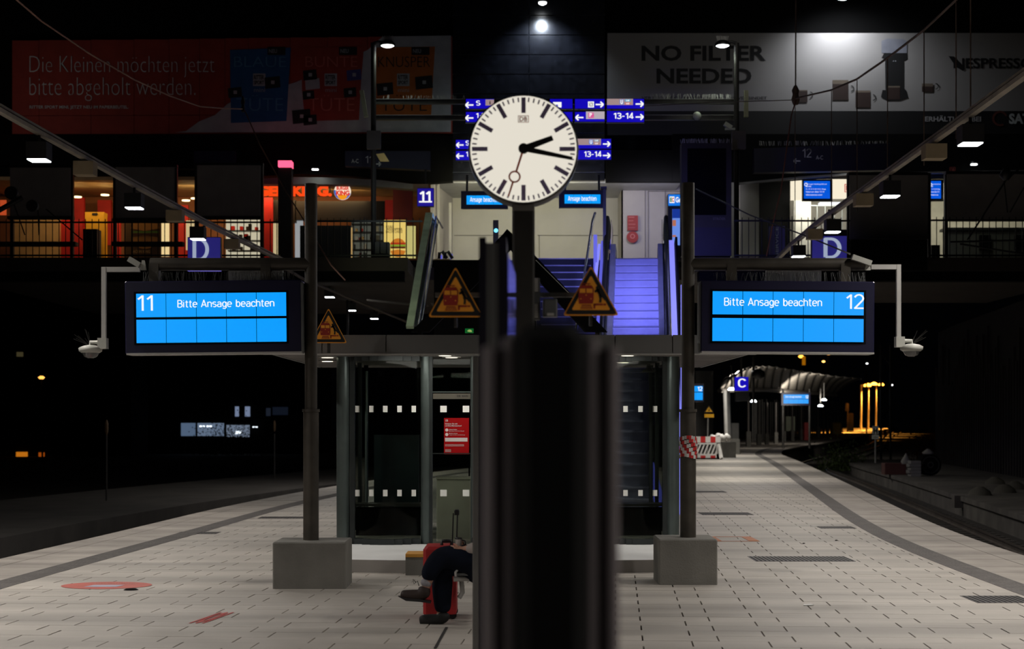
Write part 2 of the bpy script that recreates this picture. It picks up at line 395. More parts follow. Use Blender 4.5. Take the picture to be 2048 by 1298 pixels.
# ---------------------------------------------------------------- gallery structure (upper level, z = 5.6)
GZ = 5.6
fasc = mat('gallery_fascia', (.040, .030, .024), .8, var=.3, scale=1)
mb = MB(fasc); mb.box((-14, 38.4, GZ-.32), (-2.5, 54, GZ)); mb.box((4.4, 38.4, GZ-.32), (14.5, 48.9, GZ)); mb.box((-2.5, 40.9, GZ-.32), (4.4, 48.9, GZ))
mb.m(blackmatt).box((-14, 38.5, GZ-.55), (-2.6, 38.9, GZ-.32)); mb.box((4.5, 38.5, GZ-.55), (14.5, 38.9, GZ-.32))
struct(mb, 'gallery_deck')
wb = struct(MB(blackmatt).box(P(-60, -60, 45.6), (P(2110, 0, 45.6)[0], 46.2, P(0, 352, 45.6)[2])), 'wall_back')
for c in range(3):
    xs = [905, 1058, 1210]
    if c < 2:
        for r in range(11):
            y0 = -48+r*39.3-(r and 0); m_ = MB(tile_m); m_.prect(xs[c]+.9, y0+.9, xs[c+1]-.9, min(y0+38.3, 361), 45.3, .2); o = m_.build('facade_panel', wb)
m_ = MB(mat('tile_edge', (.25, .27, .33), .3, .3))
for r in range(1, 11): m_.prect(905, -49+r*39.3, 1210, -48.2+r*39.3, 45.34, .1)
m_.prect(1057.6, -48, 1058.4, 345, 45.34, .1); m_.build('joint_profile', wb)
ww = MB(wallw); ww.prect(865, 345, 1345, 520, 48.8, .1); struct(ww, 'wall_gallery')
m_ = MB(wallw2); m_.prect(1243, 345, 1365, 520, 47.2, .1); m_.prect(1243, 345, 1246, 520, 47.2, 1.5); struct(m_, 'wall_service')
for a, b, c_, d_ in ((1075, 470, 1240, 471), (1078, 470, 1079, 515), (908, 470, 1020, 471)):
    MB(mat('seam', (.2, .19, .16), .8)).prect(a, b, c_, d_, 48.76, .05).build('wall_joint', bpy.data.objects['wall_gallery'])
m_ = MB(mat('door_seam', (.1, .09, .09), .7))
for x in (1290, 1296, 1330): m_.prect(x, 365, x+1, 515, 47.17, .03)
m_.prect(1296, 382, 1362, 383, 47.17, .03); m_.build('door_joint', bpy.data.objects['wall_service'])
m_ = MB(mat('ceiling_gallery', (.35, .36, .38), .4)); m_.box((P(868, 0, 45.6)[0], 45.7, 8.47), (P(1362, 0, 45.6)[0], 49, 8.6)); struct(m_, 'ceiling')
m_ = MB(wallw2); m_.prism([P(868, 362, 45.8), P(868, 518, 45.8), P(905, 518, 48.7), P(905, 385, 48.7), P(905, 362, 48.7)], (-.1, 0, 0)); struct(m_, 'wall_left')
for k, (x0, x1, y0, y1, dd_) in enumerate(((875, 879, 365, 517, 46), (898, 903, 405, 517, 47))):
    MB(lightgrey).prect(x0, y0, x1, y1, dd_, .1).build('wall_post', bpy.data.objects['wall_left'])

# ---------------------------------------------------------------- left billboard
BD = 45.2
b = thing('billboard', 'wide dark red chocolate billboard with three printed bags on the left', 'billboard', P(465, 270, BD))
adred = mat('ad_red', (.30, .032, .018), .7, var=.12); adw = mat('ad_white', (.36, .38, .40), .7); adblue = mat('ad_blue', (.01, .085, .24), .6)
ador = mat('ad_orange', (.42, .115, .010), .6); adblk = mat('ad_black', (.006, .006, .0065), .6); adlet = mat('ad_letter', (.62, .66, .66), .7)
xs = [24, 78, 182, 268, 338, 399, 450, 497, 580, 655, 735, 820, 905]
for i in range(len(xs)-1):
    for y0, y1 in ((81-i*.75, 231-i*.3), (232-i*.3, 270-i*.3)):
        m_ = MB(adred); m_.prect(xs[i]+.4, y0, xs[i+1]-.4, y1, BD, .08); m_.build('billboard_panel', b)
pr = MB(adw); D1 = BD-.012
pr.pflat([(350, 265), (372, 262), (398, 243), (430, 230), (455, 208), (470, 200), (590, 165), (735, 100), (765, 73), (902, 71), (902, 264)], D1)
D2 = BD-.02
pr.m(adblue).pflat([(460, 100), (582, 95), (577, 170), (573, 242), (462, 246)], D2)
pr.m(adred).pflat([(603, 96), (728, 93), (722, 165), (718, 240), (610, 242), (604, 180)], D2)
pr.m(ador).pflat([(752, 95), (870, 93), (866, 160), (862, 236), (750, 238)], D2)
D3 = BD-.028
for x, w1, w2, mt in ((468, 'BLAUE', 'TÜTE', mat('ad_lightblue', (.07, .2, .36), .7)), (611, 'BUNTE', 'TÜTE', mat('ad_pink', (.50, .13, .10), .7)), (756, 'KNUSPER', 'TÜTE', adblk)):
    pr.m(mt).text(w1, x, 113, x+104, 134, D3, -.012); pr.text(w2, x+5, 190, x+98, 222, D3, -.012)
    pr.m(adblk).flat(x+67, 94, x+103, 110, D3); pr.m(adw).text('NEU', x+70, 98, x+86, 106, D3-.006, .01)
    pr.m(adw).flat(x+38, 147, x+63, 172, D3); pr.m(adblk).text('RITTER', x+40, 150, x+60, 159, D3-.006, .03); pr.text('SPORT', x+40, 161, x+60, 169, D3-.006, .03)
    pr.m(adw).text('mini', x+40, 176, x+62, 184, D3, -.005)
for x, y, c_, s_ in ((470, 185, adblk, 14), (545, 165, adblk, 16), (620, 150, adblk, 14), (625, 168, adw, 15), (617, 190, adblk, 12), (708, 150, mat('ad_violet', (.05, .05, .2), .6), 15), (700, 185, adblk, 13), (770, 178, adblk, 17), (848, 165, adblk, 18), (603, 233, adblk, 19), (620, 240, adblk, 14)):
    pr.m(c_).pflat([(x-s_, y-s_*.6), (x+s_*.9, y-s_*.8), (x+s_, y+s_*.6), (x-s_*.9, y+s_*.8)], D3-.004)
    pr.m(adw).flat(x-3, y-4, x+4, y+3, D3-.008)
pr.m(adlet).text('Die Kleinen möchten jetzt', 59, 112, 429, 155, D3, -.022); pr.text('bitte abgeholt werden.', 59, 155, 391, 202, D3, -.022)
pr.text('RITTER SPORT MINI. JETZT NEU IM PAPIERBEUTEL.', 59, 211, 257, 219, D3, .012); pr.build('printed_artwork', b)
# right billboard
b = thing('billboard', 'wide pale grey coffee machine billboard with large black letters on the right', 'billboard', P(1630, 270, BD))
nb = mat('ad_greige', (.30, .29, .28), .7, var=.06, scale=.6); coffee = mat('ad_coffee', (.028, .013, .009), .7); foam = mat('ad_foam', (.14, .11, .08), .7)
m_ = MB(nb); m_.prect(1215, 66, 2070, 222, BD, .08); m_.build('board', b)
m_ = MB(adblk); m_.prect(1215, 222.3, 2070, 270, BD, .08); m_.build('lower_band', b)
pr = MB(adblk); pr.text('NO FILTER', 1283, 91, 1532, 122, D1, .03); pr.text('NEEDED', 1313, 137, 1503, 167, D1, .03)
pr.text('VERTUO NEXT. KAFFEEVIELFALT, DIE VERBINDET', 1283, 193, 1534, 200, D1, .01)
pr.text('NESPRESSO', 1907, 116, 2066, 137, D1, .025); pr.pflat([(1897, 112), (1908, 113), (1930, 138), (1926, 142), (1912, 134)], D1-.004)
pr.pflat([(1769, 105), (1814, 105), (1815, 118), (1808, 122), (1808, 180), (1771, 180), (1770, 118), (1763, 116)], D1)
pr.m(mat('ad_steel', (.22, .23, .27), .5)).pflat([(1763, 82), (1775, 77), (1806, 78), (1814, 82), (1814, 106), (1763, 106)], D1-.004)
pr.m(adw).flat(1786, 121, 1788, 123, D1-.006); pr.flat(1790, 121, 1792, 123, D1-.006)
pr.m(adblk).pflat([(1765, 180), (1812, 180), (1816, 195), (1800, 201), (1775, 201), (1762, 194)], D1-.004)
for x0, y0, x1, y1, fh in ((1594, 180, 1615, 205, 2), (1665, 160, 1697, 200, 8), (1711, 181, 1741, 215, 4), (1775, 172, 1800, 199, 3), (1844, 167, 1866, 184, 6)):
    pr.m(coffee).flat(x0, y0+fh, x1, y1, D1-.008); pr.m(foam).flat(x0, y0, x1, y0+fh, D1-.008)
    pr.m(adblk).disc(P(x1+5, (y0+y1)/2-3, D1-.008), .09, 16, .065, -90, 90)
pr.m(mat('ad_grey_text', (.38, .38, .38), .7)).text('ERHÄLTLICH BEI', 1850, 231, 1962, 243, D1, .02); pr.m(adlet).text('SATURN', 2018, 227, 2110, 248, D1, .04)
pr.m(mat('ad_swirl', (.12, .03, .02), .7)).disc(P(2000, 237, D1), .22, 20, .16, 20, 300); pr.build('printed_artwork', b)

# ---------------------------------------------------------------- facade lamps
def wall_lamp(x, y, d, label, power, color, tgt, r=.12, spot=110):
    t = thing('wall_lamp', label, 'lamp', P(x, y, d))
    MB(black).lathe(P(x, y, d)+V((0, 0, .05)), [(r*.5, .15), (r, .1), (r*1.1, 0)][::-1], 16).build('housing', t)
    MB(lampw).lathe(P(x, y, d), [(r*.3, -.03), (r*.95, .01), (r*.95, .04)], 16).build('bulb', t)
    MB(black).tube([P(x, y, d)+V((0, 0, .2)), V((P(x, y, d).x, 45.6, P(x, y, d).z+.2))], .025).build('bracket', t)
    light('SPOT', 'wall_lamp_light', P(x, y, d)+V((0, -.05, -.22)), power, color, r, tgt, spot, .8)
wall_lamp(1085, 8, 44.6, 'small bright lamp above the black tiled facade panels', 200, (.75, .86, 1), P(1085, 130, 45.3), .12, 120)
wall_lamp(1686, -2, 44.2, 'glaring round lamp above the coffee billboard', 260, (.9, .93, 1), P(1690, 150, 45.2), .17, 150)
light('AREA', 'billboard_fill_left', P(-150, 250, 40), 7, (1, .85, .8), 1.5, P(120, 180, 45), spread=120)  # three soft fills added to brighten the billboards, no fixtures behind them
light('AREA', 'billboard_fill_mid', P(800, 420, 38), 4, (.8, .9, 1), 2, P(760, 170, 45), spread=100)
light('AREA', 'billboard_fill_right', P(1500, -80, 36), 8, (1, .97, .9), 2, P(1600, 160, 45), spread=100)

# ---------------------------------------------------------------- lit store left on the gallery
SD_ = 47.5
warm = mat('shop_cream', (.62, .42, .20), .7); redw = mat('shop_red', (.55, .015, .012), .6)
st = MB(mat('shop_back', (.30, .12, .05), .7)); st.prect(-60, 340, 868, 520, 49.2, .1); st.build('wall_shop', None, kind='structure')
mb = MB(warm); mb.box((P(-60, 0, 45.6)[0], 45.7, 8.55), (P(850, 0, 45.6)[0], 49, 8.7)); struct(mb, 'ceiling_shop')
mb = MB(mat('soffit_grey', (.16, .15, .15), .5)); mb.ppoly([(520, 357), (600, 354), (680, 356), (760, 360), (850, 371), (850, 380), (700, 369), (520, 368)], 45.0, .4); struct(mb, 'trim_1')
mb = MB(blackmatt); mb.ppoly([(0, 268), (860, 268), (905, 272), (905, 362), (850, 366), (700, 352), (600, 348), (520, 352), (400, 338), (0, 330)], 45.1, .4); struct(mb, 'trim_2')
def block(name, label, cat, x0, y0, x1, y1, d, m_, th=.3, group=None):
    mb = MB(m_); mb.prect(x0, y0, x1, y1, d, th); return one(mb, name, label, cat, group)
for i, (x0, y0, x1, y1, d, mm) in enumerate(((146, 395, 168, 515, 48, redw), (122, 440, 165, 515, 47.4, redw), (195, 400, 222, 490, 48.6, redw), (225, 440, 240, 515, 47, redw), (356, 410, 376, 515, 48.2, redw), (528, 395, 545, 515, 47.2, redw), (770, 400, 786, 440, 47.0, redw), (786, 372, 825, 447, 47.0, mat('shop_darkred', (.16, .01, .008), .6)))):
    m_ = MB(mm); m_.prect(x0, y0, x1, y1, d, .15); m_.build('red_wall_panel', bpy.data.objects['wall_shop'])
m_ = MB(black); m_.prect(590, 402, 780, 440, 47.6, .2); m_.prect(540, 400, 592, 445, 47.6, .2); m_.build('dark_menu_fascia', bpy.data.objects['wall_shop'])
t = thing('illuminated_sign', 'glowing orange red channel letters over the fast food counter', 'sign', P(560, 395, 46.4))
m_ = MB(E('neon_orange', 'ff4a14', 1.0)); m_.text('BURGER', 453, 371, 577, 393, 46.4, .07); m_.text('KING.', 584, 371, 664, 393, 46.4, .07); m_.build('lettering', t)
for x in (520, 592, 660): MB(steel_d).tube([P(x, 358, 46.45), P(x, 393, 46.45)], .02, 6).build('hanger', t)
t = thing('round_logo_sign', 'round lit restaurant logo disc hanging right of the orange letters', 'sign', P(685, 400, 46.2))
c = P(685, 383, 46.2); MB(E('logo_white', 'ffe9d0', .95)).lathe(c, [(.24, -.05), (.245, .0), (.24, .02)], 32, 'y').build('disc', t)
m_ = MB(E('logo_blue', '0a62c8', .9)); m_.disc(c+V((0, -.025, 0)), .24, 30, .195, 170, 345); m_.build('blue_swoosh', t)
m_ = MB(E('logo_bun', 'f59a18', .95)); m_.disc(c+V((0, -.027, -.09)), .15, 20, 0, 190, 350); m_.build('bun', t)
m_ = MB(E('logo_red', 'e02a10', .95)); m_.text('BURGER', 673, 372, 698, 380, 46.16, .05); m_.text('KING', 672, 381, 699, 391, 46.16, .06); m_.build('lettering', t)
MB(steel_d).tube([c+V((0, 0, .24)), c+V((0, 0, .45))], .015, 6).build('hanger', t)
# store fittings
m_ = MB(warm); m_.prect(20, 432, 118, 515, 47.2, .4); one(m_, 'counter_front', 'pale panelled counter behind the railing at far left', 'counter')
t = thing('self_order_terminal', 'yellow pillar with black arrow near the red wall', 'terminal', P(188, 515, 46.6))
MB(mat('yellow_box', (.75, .42, .02), .6)).prect(170, 424, 208, 515, 46.6, .4).build('pillar', t)
MB(black).ppoly([(184, 426), (192, 426), (192, 424), (196, 428), (192, 432), (192, 430), (184, 430)], 46.58, .01).build('arrow', t)
t = thing('poster_stand', 'dark poster with a printed burger between the columns', 'poster', P(290, 515, 46.3))
m_ = MB(mat('poster_brown', (.16, .09, .04), .7)); m_.prect(248, 436, 322, 515, 46.3, .06); m_.build('board', t)
m_ = MB(mat('bun_brown', (.5, .24, .06), .7)); c = P(290, 462, 46.27); m_.disc(c, .42, 24, 0, 10, 170); m_.disc(c+V((0, 0, -.12)), .40, 24, 0, 190, 350)
m_.m(mat('salad', (.12, .25, .04), .7)).flat(262, 462, 318, 466, 46.26); m_.m(mat('meat', (.08, .03, .015), .7)).flat(264, 466, 316, 471, 46.26)
m_.m(warm).text('BACON KING', 263, 500, 300, 506, 46.27, .02); m_.build('printed_burger', t)
t = thing('light_box_poster', 'bright yellow light box poster advertising a double burger beside the escalator', 'poster', P(790, 515, 45.9))
MB(E('poster_yellow', 'f0d070', .85)).prect(768, 440, 811, 516, 45.9, .08).build('light_panel', t)
m_ = MB(mat('poster_text', (.12, .03, .01), .7)); m_.text('DOUBLE', 772, 451, 786, 456, 45.88, .01); m_.text('WHOPPER', 772, 456, 805, 461, 45.88, .01); m_.text('BACON CHEESE', 772, 461, 805, 466, 45.88, .01); m_.build('lettering', t)
m_ = MB(E('bun_lit', 'd07a20', .8)); c = P(796, 492, 45.86); m_.disc(c, .22, 20, 0, 10, 170); m_.disc(c+V((0, 0, -.1)), .22, 20, 0, 190, 350)
m_.m(E('salad_lit', '8fae30', .7)).flat(781, 489, 811, 493, 45.85); m_.m(E('tomato_lit', 'c03010', .7)).flat(781, 485, 811, 489, 45.85); m_.m(E('patty', '703010', .5)).flat(781, 493, 811, 497, 45.85); m_.build('printed_burger', t)
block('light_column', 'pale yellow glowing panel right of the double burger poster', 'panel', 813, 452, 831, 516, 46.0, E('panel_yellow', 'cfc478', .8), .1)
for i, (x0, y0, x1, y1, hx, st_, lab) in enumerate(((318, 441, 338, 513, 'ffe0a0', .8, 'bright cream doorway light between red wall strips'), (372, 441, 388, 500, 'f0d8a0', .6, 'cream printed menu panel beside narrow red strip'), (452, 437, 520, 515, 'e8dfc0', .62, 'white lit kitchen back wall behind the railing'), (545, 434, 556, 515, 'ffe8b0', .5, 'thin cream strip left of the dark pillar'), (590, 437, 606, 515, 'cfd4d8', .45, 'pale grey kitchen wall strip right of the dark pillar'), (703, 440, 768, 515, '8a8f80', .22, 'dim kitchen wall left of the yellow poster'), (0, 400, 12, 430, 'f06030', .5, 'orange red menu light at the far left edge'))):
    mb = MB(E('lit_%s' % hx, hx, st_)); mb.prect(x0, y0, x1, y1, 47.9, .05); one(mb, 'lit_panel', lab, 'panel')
t = thing('kitchen_shelf', 'dark shelving with bottles and boxes left of the yellow poster', 'shelf', P(735, 515, 47.0))
for y in (447, 463, 480, 498, 514): MB(steel_d).prect(703, y, 766, y+2, 47.0, .35).build('shelf_board', t)
for x in (704, 722, 744, 765): MB(steel_d).prect(x, 440, x+1.5, 515, 47.0, .05).build('upright', t)
for k in range(34):
    x = random.uniform(706, 760); y = random.choice((463, 480, 498, 514)); h_ = random.uniform(5, 12); w_ = random.uniform(3, 7)
    mb = MB(MATS[random.choice(['shop_cream', 'light_grey_metal', 'white_print', 'shop_red', 'grey_metal'])]); mb.prect(x, y-h_, x+w_, y, 47.05, .15)
    if k < 20: one(mb, 'storage_box', 'small carton %s on the dark kitchen shelving' % ('%s of the row, %s board' % (('left end', 'left of the middle', 'middle', 'right end')[min(3, int((x-706)/14))], {463: 'top', 480: 'second', 498: 'third', 514: 'bottom'}[y])), 'box', 'cartons on the kitchen shelves')
t = thing('kitchen_shelf', 'steel kitchen shelves with small items behind the railing under the orange letters', 'shelf', P(488, 515, 47.0))
for y in (460, 480, 500): MB(steel_d).prect(455, y, 520, y+2, 47.2, .3).build('shelf_board', t)
for k in range(16):
    x = random.uniform(457, 512); y = random.choice((460, 480, 500)); h_ = random.uniform(5, 13); w_ = random.uniform(4, 8)
    mb = MB(MATS[random.choice(['shop_cream', 'black_paint', 'dark_steel', 'shop_red'])]); mb.prect(x, y-h_, x+w_, y, 47.25, .15)
    one(mb, 'storage_box', 'small item on the %s steel shelf under the orange letters, %s' % ({460: 'top', 480: 'middle', 500: 'lowest'}[y], ('at its left end', 'near its middle', 'at its right end')[min(2, int((x-457)/19))]), 'box', 'items on the steel kitchen shelves')
block('partition_screen', 'black upright screen panel behind the gallery railing', 'screen', 600, 451, 702, 515, 45.4, black, .08)
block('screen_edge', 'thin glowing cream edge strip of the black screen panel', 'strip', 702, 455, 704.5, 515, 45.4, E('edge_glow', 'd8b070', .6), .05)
for i, (x, y) in enumerate(((155, 395), (210, 391), (372, 402), (390, 398))):
    m_ = MB(E('shop_down', 'ffe6a8', 3)); m_.lathe(P(x, y, 46.8), [(.12, 0), (.12, .03)], 16); one(m_, 'ceiling_spot', ('warm ceiling spot left of the red wall', 'warm ceiling spot above the yellow pillar', 'warm ceiling spot just left of the third board back', 'warm ceiling spot at the edge of the third board back')[i], 'lamp', 'warm ceiling spots in the shop')
t = thing('led_column', 'dark pillar with a pink glowing lamp on top', 'column', P(570, 515, 44))
MB(mat('pillar_dark', (.018, .01, .012), .6)).prect(556, 335, 583, 515, 44, .35).build('pillar', t)
MB(E('pink_glow', 'ff5a80', 1.6)).prect(556, 321, 583, 333, 43.95, .4).build('lamp', t)
light('POINT', 'pink_lamp_light', P(569, 312, 44), 3, (1, .15, .25), .2)
t = thing('canopy_lamp', 'small lamp under the dark eave above the orange letters', 'lamp', P(630, 338, 44.4)); MB(lampw).prect(624, 337.5, 636, 339.5, 44.4, .1).build('diffuser', t); MB(black).prect(622, 334, 638, 337.5, 44.4, .2).build('housing', t)
light('SPOT', 'canopy_lamp_light', P(630, 341, 44.4), 7, (.85, 1, .85), .05, P(630, 420, 45.6), 120, .8)

# hanging dark panels (backs of large boards) at the gallery edge
panelm = mat('board_back', (.30, .275, .26), .7, var=.12, scale=2)
for x0, y0, x1, y1, lab in ((20, 335, 140, 432, 'dark grey board back leftmost above the gallery railing'), (231, 334, 348, 436, 'dark grey board back behind the second hanging lamp'), (394, 330, 520, 432, 'dark grey board back left of the pink topped pillar'), (1700, 350, 1856, 478, 'large grey board back right of the blue screen'), (1895, 348, 2062, 442, 'large grey board back at the far right edge')):
    t = thing('board_back', lab, 'board', P((x0+x1)/2, 515, 39.4)); MB(panelm).prect(x0, y0, x1, y1, 39.4, .12).build('panel', t)
    for x in (x0-5 if x0 > 25 else x0, x1): MB(steel_d).box(P(x, y0-4, 39.5), (P(x+6, 0, 39.5)[0], 39.62, GZ)).build('post', t)
    if x0 < 600: 
        MB(black).prect(x0-6, y0-5, x1+6, y0, 39.38, .16).build('top_rail', t)
        MB(steel_d).prect(x0-6, y1, x1+6, y1+6, 39.38, .16).build('bottom_rail', t)
    else: MB(black).prect(x0-3, y0-6, x1, y0, 39.38, .16).build('top_rail', t)
block('control_cabinet', 'black box below the large grey board back', 'cabinet', 1702, 479, 1855, 540, 38.0, blackmatt, .5)
block('utility_cabinet', 'dark slatted pedestal with a wide top behind the left railing', 'cabinet', 166, 458, 194, 515, 39.2, black, .4)
block('utility_cabinet', 'black box at the foot of the left lamp mast', 'cabinet', 750, 484, 778, 516, 38.9, black, .4)

# gallery railings
def railing(x0, x1, y, d, label, step=13.2, top=2.2):
    t = thing('gallery_railing', label, 'railing', P((x0+x1)/2, 515, d)); h = P(0, y, d)[2]
    MB(black).box((P(x0, 0, d)[0], d-.03, h-.045), (P(x1, 0, d)[0], d+.03, h)).build('top_rail', t)
    MB(black).box((P(x0, 0, d)[0], d-.02, h-.16), (P(x1, 0, d)[0], d+.02, h-.12)).build('middle_rail', t)
    MB(black).box((P(x0, 0, d)[0], d-.02, GZ+.06), (P(x1, 0, d)[0], d+.02, GZ+.10)).build('bottom_rail', t)
    m_ = MB(black); m_.tube([(0, 0, 0), (0, 0, h-.06-GZ)], .011, 6); me = m_.build('baluster', t).data
    first = t.children[-1]; x = x0+3; k = 0
    while x < x1:
        q = V((P(x, 0, d)[0], d, GZ))-V(t.location)
        if k == 0: first.data = me; 
        o = share(me, 'baluster', q, t) if k else first
        if k == 0:
            pass
        x += step; k += 1
    # the prototype baluster was built at the world origin: move it to its place
    first.location = V((P(x0+3, 0, d)[0], d, GZ)); first.location -= V(t.location)
    for v_ in me.vertices: v_.co += V(t.location)
    # undo for all (mesh shared, local frame at the baluster foot)
    return t
railing(-30, 560, 433, 38.7, 'black railing in front of the fast food shop on the left')
railing(612, 845, 431, 38.7, 'black railing between the left mast and the escalator')
railing(1468, 1700, 430, 38.7, 'black railing below the blue information screen')
railing(1857, 2075, 429, 38.7, 'black railing at the far right of the gallery')
m_ = MB(steel_d); m_.prect(-20, 483, 150, 491, 39.0, .3); one(m_, 'ledge', 'dark horizontal ledge behind the far left railing', 'ledge')
m_ = MB(steel_d); m_.prect(222, 483, 365, 491, 39.0, .3); one(m_, 'ledge', 'dark horizontal ledge under the burger poster', 'ledge')

# ---------------------------------------------------------------- service rooms right on the gallery
st = MB(mat('office_wall', (.40, .38, .33), .7)); st.prect(1363, 345, 2070, 520, 49.0, .1); struct(st, 'wall_office')
mb = MB(blackmatt); mb.prect(1212, 300, 1350, 363, 45.15, .3); mb.ppoly([(1345, 268), (2070, 268), (2070, 345), (1900, 346), (1700, 350), (1600, 357), (1490, 366), (1363, 362), (1345, 362)], 45.1, .4); struct(mb, 'trim_3')
m_ = MB(mat('trim_grey', (.2, .19, .18), .5)); m_.ppoly([(1470, 366), (1600, 353), (1700, 346), (2060, 340), (2060, 343), (1700, 349.5), (1600, 357), (1470, 370)], 45.05, .1); struct(m_, 'trim_4')
for x0, y0, x1, y1, lab in ((1582, 359, 1606, 400, 'cream lit panel left of the blue information screen'), (1666, 355, 1699, 397, 'cream lit panel with part of a red logo'), (1885, 366, 1893, 398, 'narrow cream lit panel right of the second blue screen')):
    t = thing('lit_panel', lab, 'panel', P((x0+x1)/2, y1, 46.2)); MB(E('cream_lit', 'fff3d8', .95)).prect(x0, y0, x1, y1, 46.2, .1).build('light_face', t)
    if x0 == 1666: 
        m_ = MB(E('logo_redline', 'c82018', .9)); c0 = (1689, 368, 1709, 384)
        for a in ((1689, 368, 1709, 369.5), (1689, 383, 1709, 384.5), (1689, 368, 1690.5, 384.5)): m_.flat(*a, 46.18)
        m_.text('DB', 1692, 371, 1707, 381, 46.17, .04); m_.build('logo', t)
for x0, x1, lab, ln in ((1608, 1660, 'blue information screen with white lines of text', 1), (1857, 1882, 'second blue information screen at the edge of the grey board', 0)):
    t = thing('information_screen', lab, 'screen', P((x0+x1)/2, 400, 46.0)); MB(black).prect(x0-3, 359, x1+5, 402, 46.0, .12).build('casing', t)
    MB(E('screen_deep_blue', '0058e0', .95)).prect(x0, 362, x1, 397, 45.98, .03).build('screen', t)
    m_ = MB(scrwhite); 
    for y, s_ in ((367, 'Störungen Hamburg Hbf und'), (371, 'Berlin'), (377, 'S 1 S 11 S 21 S 31 Züge'), (382, 'halten am Gleis 13-14'), (388, 'Informationen unter')): m_.text(s_, x0+4, y, x0+4+(x1-x0)*.8*min(1, len(s_)/24), y+3, 45.96, 0)
    m_.disc(P(x0+4, 369, 45.96), .05, 12, .035); m_.build('text_lines', t)
for x0, y0, x1, y1, d, mm, lab in ((1463, 365, 1471, 515, 45, wallw, 'narrow pale pillar left of the service corridor'), (1480, 360, 1518, 513, 45.4, wallw, 'broad pale pillar behind the right mast'), (1540, 452, 1570, 513, 44, mat('violet_panel', (.12, .10, .30), .6), 'violet column with vertical lettering behind the railing'), (1519, 362, 1580, 515, 48.2, blackmatt, 'dark corridor opening between pale pillar and office'),):
    block('wall_panel', lab, 'panel', x0, y0, x1, y1, d, mm, .2)
m_ = MB(adlet); m_.text3('SERVICE', P(1557, 512, 43.95), (0, 0, .8), (-.09, 0, 0), .01); one(m_, 'vertical_lettering', 'pale vertical letters on the violet column', 'lettering')
t = thing('office_desk', 'grey service desk behind the right railing', 'desk', P(1960, 515, 46)); MB(greym).prect(1890, 455, 2060, 460, 46, .6).build('desk_top', t); MB(mat('desk_front', (.25, .25, .2), .6)).prect(1895, 460, 2055, 515, 46.1, .4).build('desk_front', t)
for x in (1960, 2030): MB(black).prect(x, 470, x+22, 500, 45.95, .1).build('panel', t)
m_ = MB(scrwhite); m_.prect(1640, 404, 1683, 408, 47.5, .3); one(m_, 'strip_light', 'short white ceiling strip light in the office', 'lamp')
block('office_partition', 'pale office partition behind the blue screen', 'partition', 1588, 400, 1622, 515, 47.8, wallw, .1)
m_ = MB(mat('glass_office', (.2, .22, .22), .3)); m_.prect(1622, 410, 1695, 412, 47.3, .05); 
for x in (1634, 1650, 1668, 1684): m_.prect(x, 410, x+1, 515, 47.3, .05)
one(m_, 'office_window_frame', 'thin grey window frame inside the office', 'window frame')
block('display_case', 'empty wooden table behind railing right of the board back', 'case', 1863, 490, 1880, 515, 42, steel_d, .5)
for i, x in enumerate((1700, 1948, 1755)):
    m_ = MB(lampw); m_.lathe(P(x, 330 if i < 2 else 334, 44.7), [(.09, 0), (.09, .03)], 12); m_.m(black).lathe(P(x, 328 if i < 2 else 332, 44.7), [(.12, 0), (.1, .06)], 12)
    m_.m(black).tube([P(x, 330, 44.7)+V((0, 0, .06)), (P(x, 0, 44.7)[0], 45.2, P(x, 330, 44.7)[2]+.06)], .03, 6)
    if i < 2: one(m_, 'eave_spot', ('small spot lamp in the eave above the cream panels', 'small spot lamp in the eave at far right')[i], 'lamp'); light('SPOT', 'eave_spot_light', P(x, 333, 44.6), 5, (.9, 1, .85), .05, P(x, 450, 45.3), 120, .8)
for x in (1757, 1905):
    m_ = MB(mat('dim_red_logo', (.25, .04, .03), .6)); m_.flat(x-6, 334, x+6, 335, 45.04); m_.flat(x-6, 344, x+6, 345, 45.04); m_.flat(x-6, 334, x-5, 345, 45.04); m_.flat(x+5, 334, x+6, 345, 45.04); m_.text('DB', x-4, 336, x+4, 343, 45.04, .03)
    one(m_, 'eave_logo', 'small dim red railway logo on the eave '+('above the grey board' if x < 1800 else 'near the right edge'), 'logo')

# ---------------------------------------------------------------- big dark advertising box behind right pole
t = thing('advertising_box', 'tall dark empty advertising frame behind the right pole', 'frame', P(1413, 512, 38.6))
MB(mat('adbox', (.028, .022, .02), .6)).prect(1363, 286, 1463, 512, 38.7, .35).build('casing', t)
MB(blackmatt).prect(1375, 297, 1452, 430, 38.68, .03).build('poster_field', t)
m_ = MB(mat('adbox_lower', (.022, .017, .04), .6)); m_.prect(1375, 455, 1462, 510, 38.68, .02); m_.build('lower_panel', t)
m_ = MB(mat('dim_letter', (.12, .11, .11), .6)); m_.text('STRÖER', 1426, 434, 1451, 440, 38.66, .02); m_.build('lettering', t)
def spikes(x0, x1, y, d, h, parent, n=60, m_=None):
    mb = MB(m_ or MATS['light_grey_metal'])
    for k in range(n):
        a = P(random.uniform(x0, x1), y, d)+V((0, random.uniform(0, .15), 0)); mb.tube([a, a+V((random.uniform(-.35, .35)*h, random.uniform(-.3, .3)*h, h))], .0022*d/17, 3, False)
    return mb.build('bird_spikes', parent, kind='stuff')
spikes(1363, 1463, 286, 38.7, .11, t, 70)

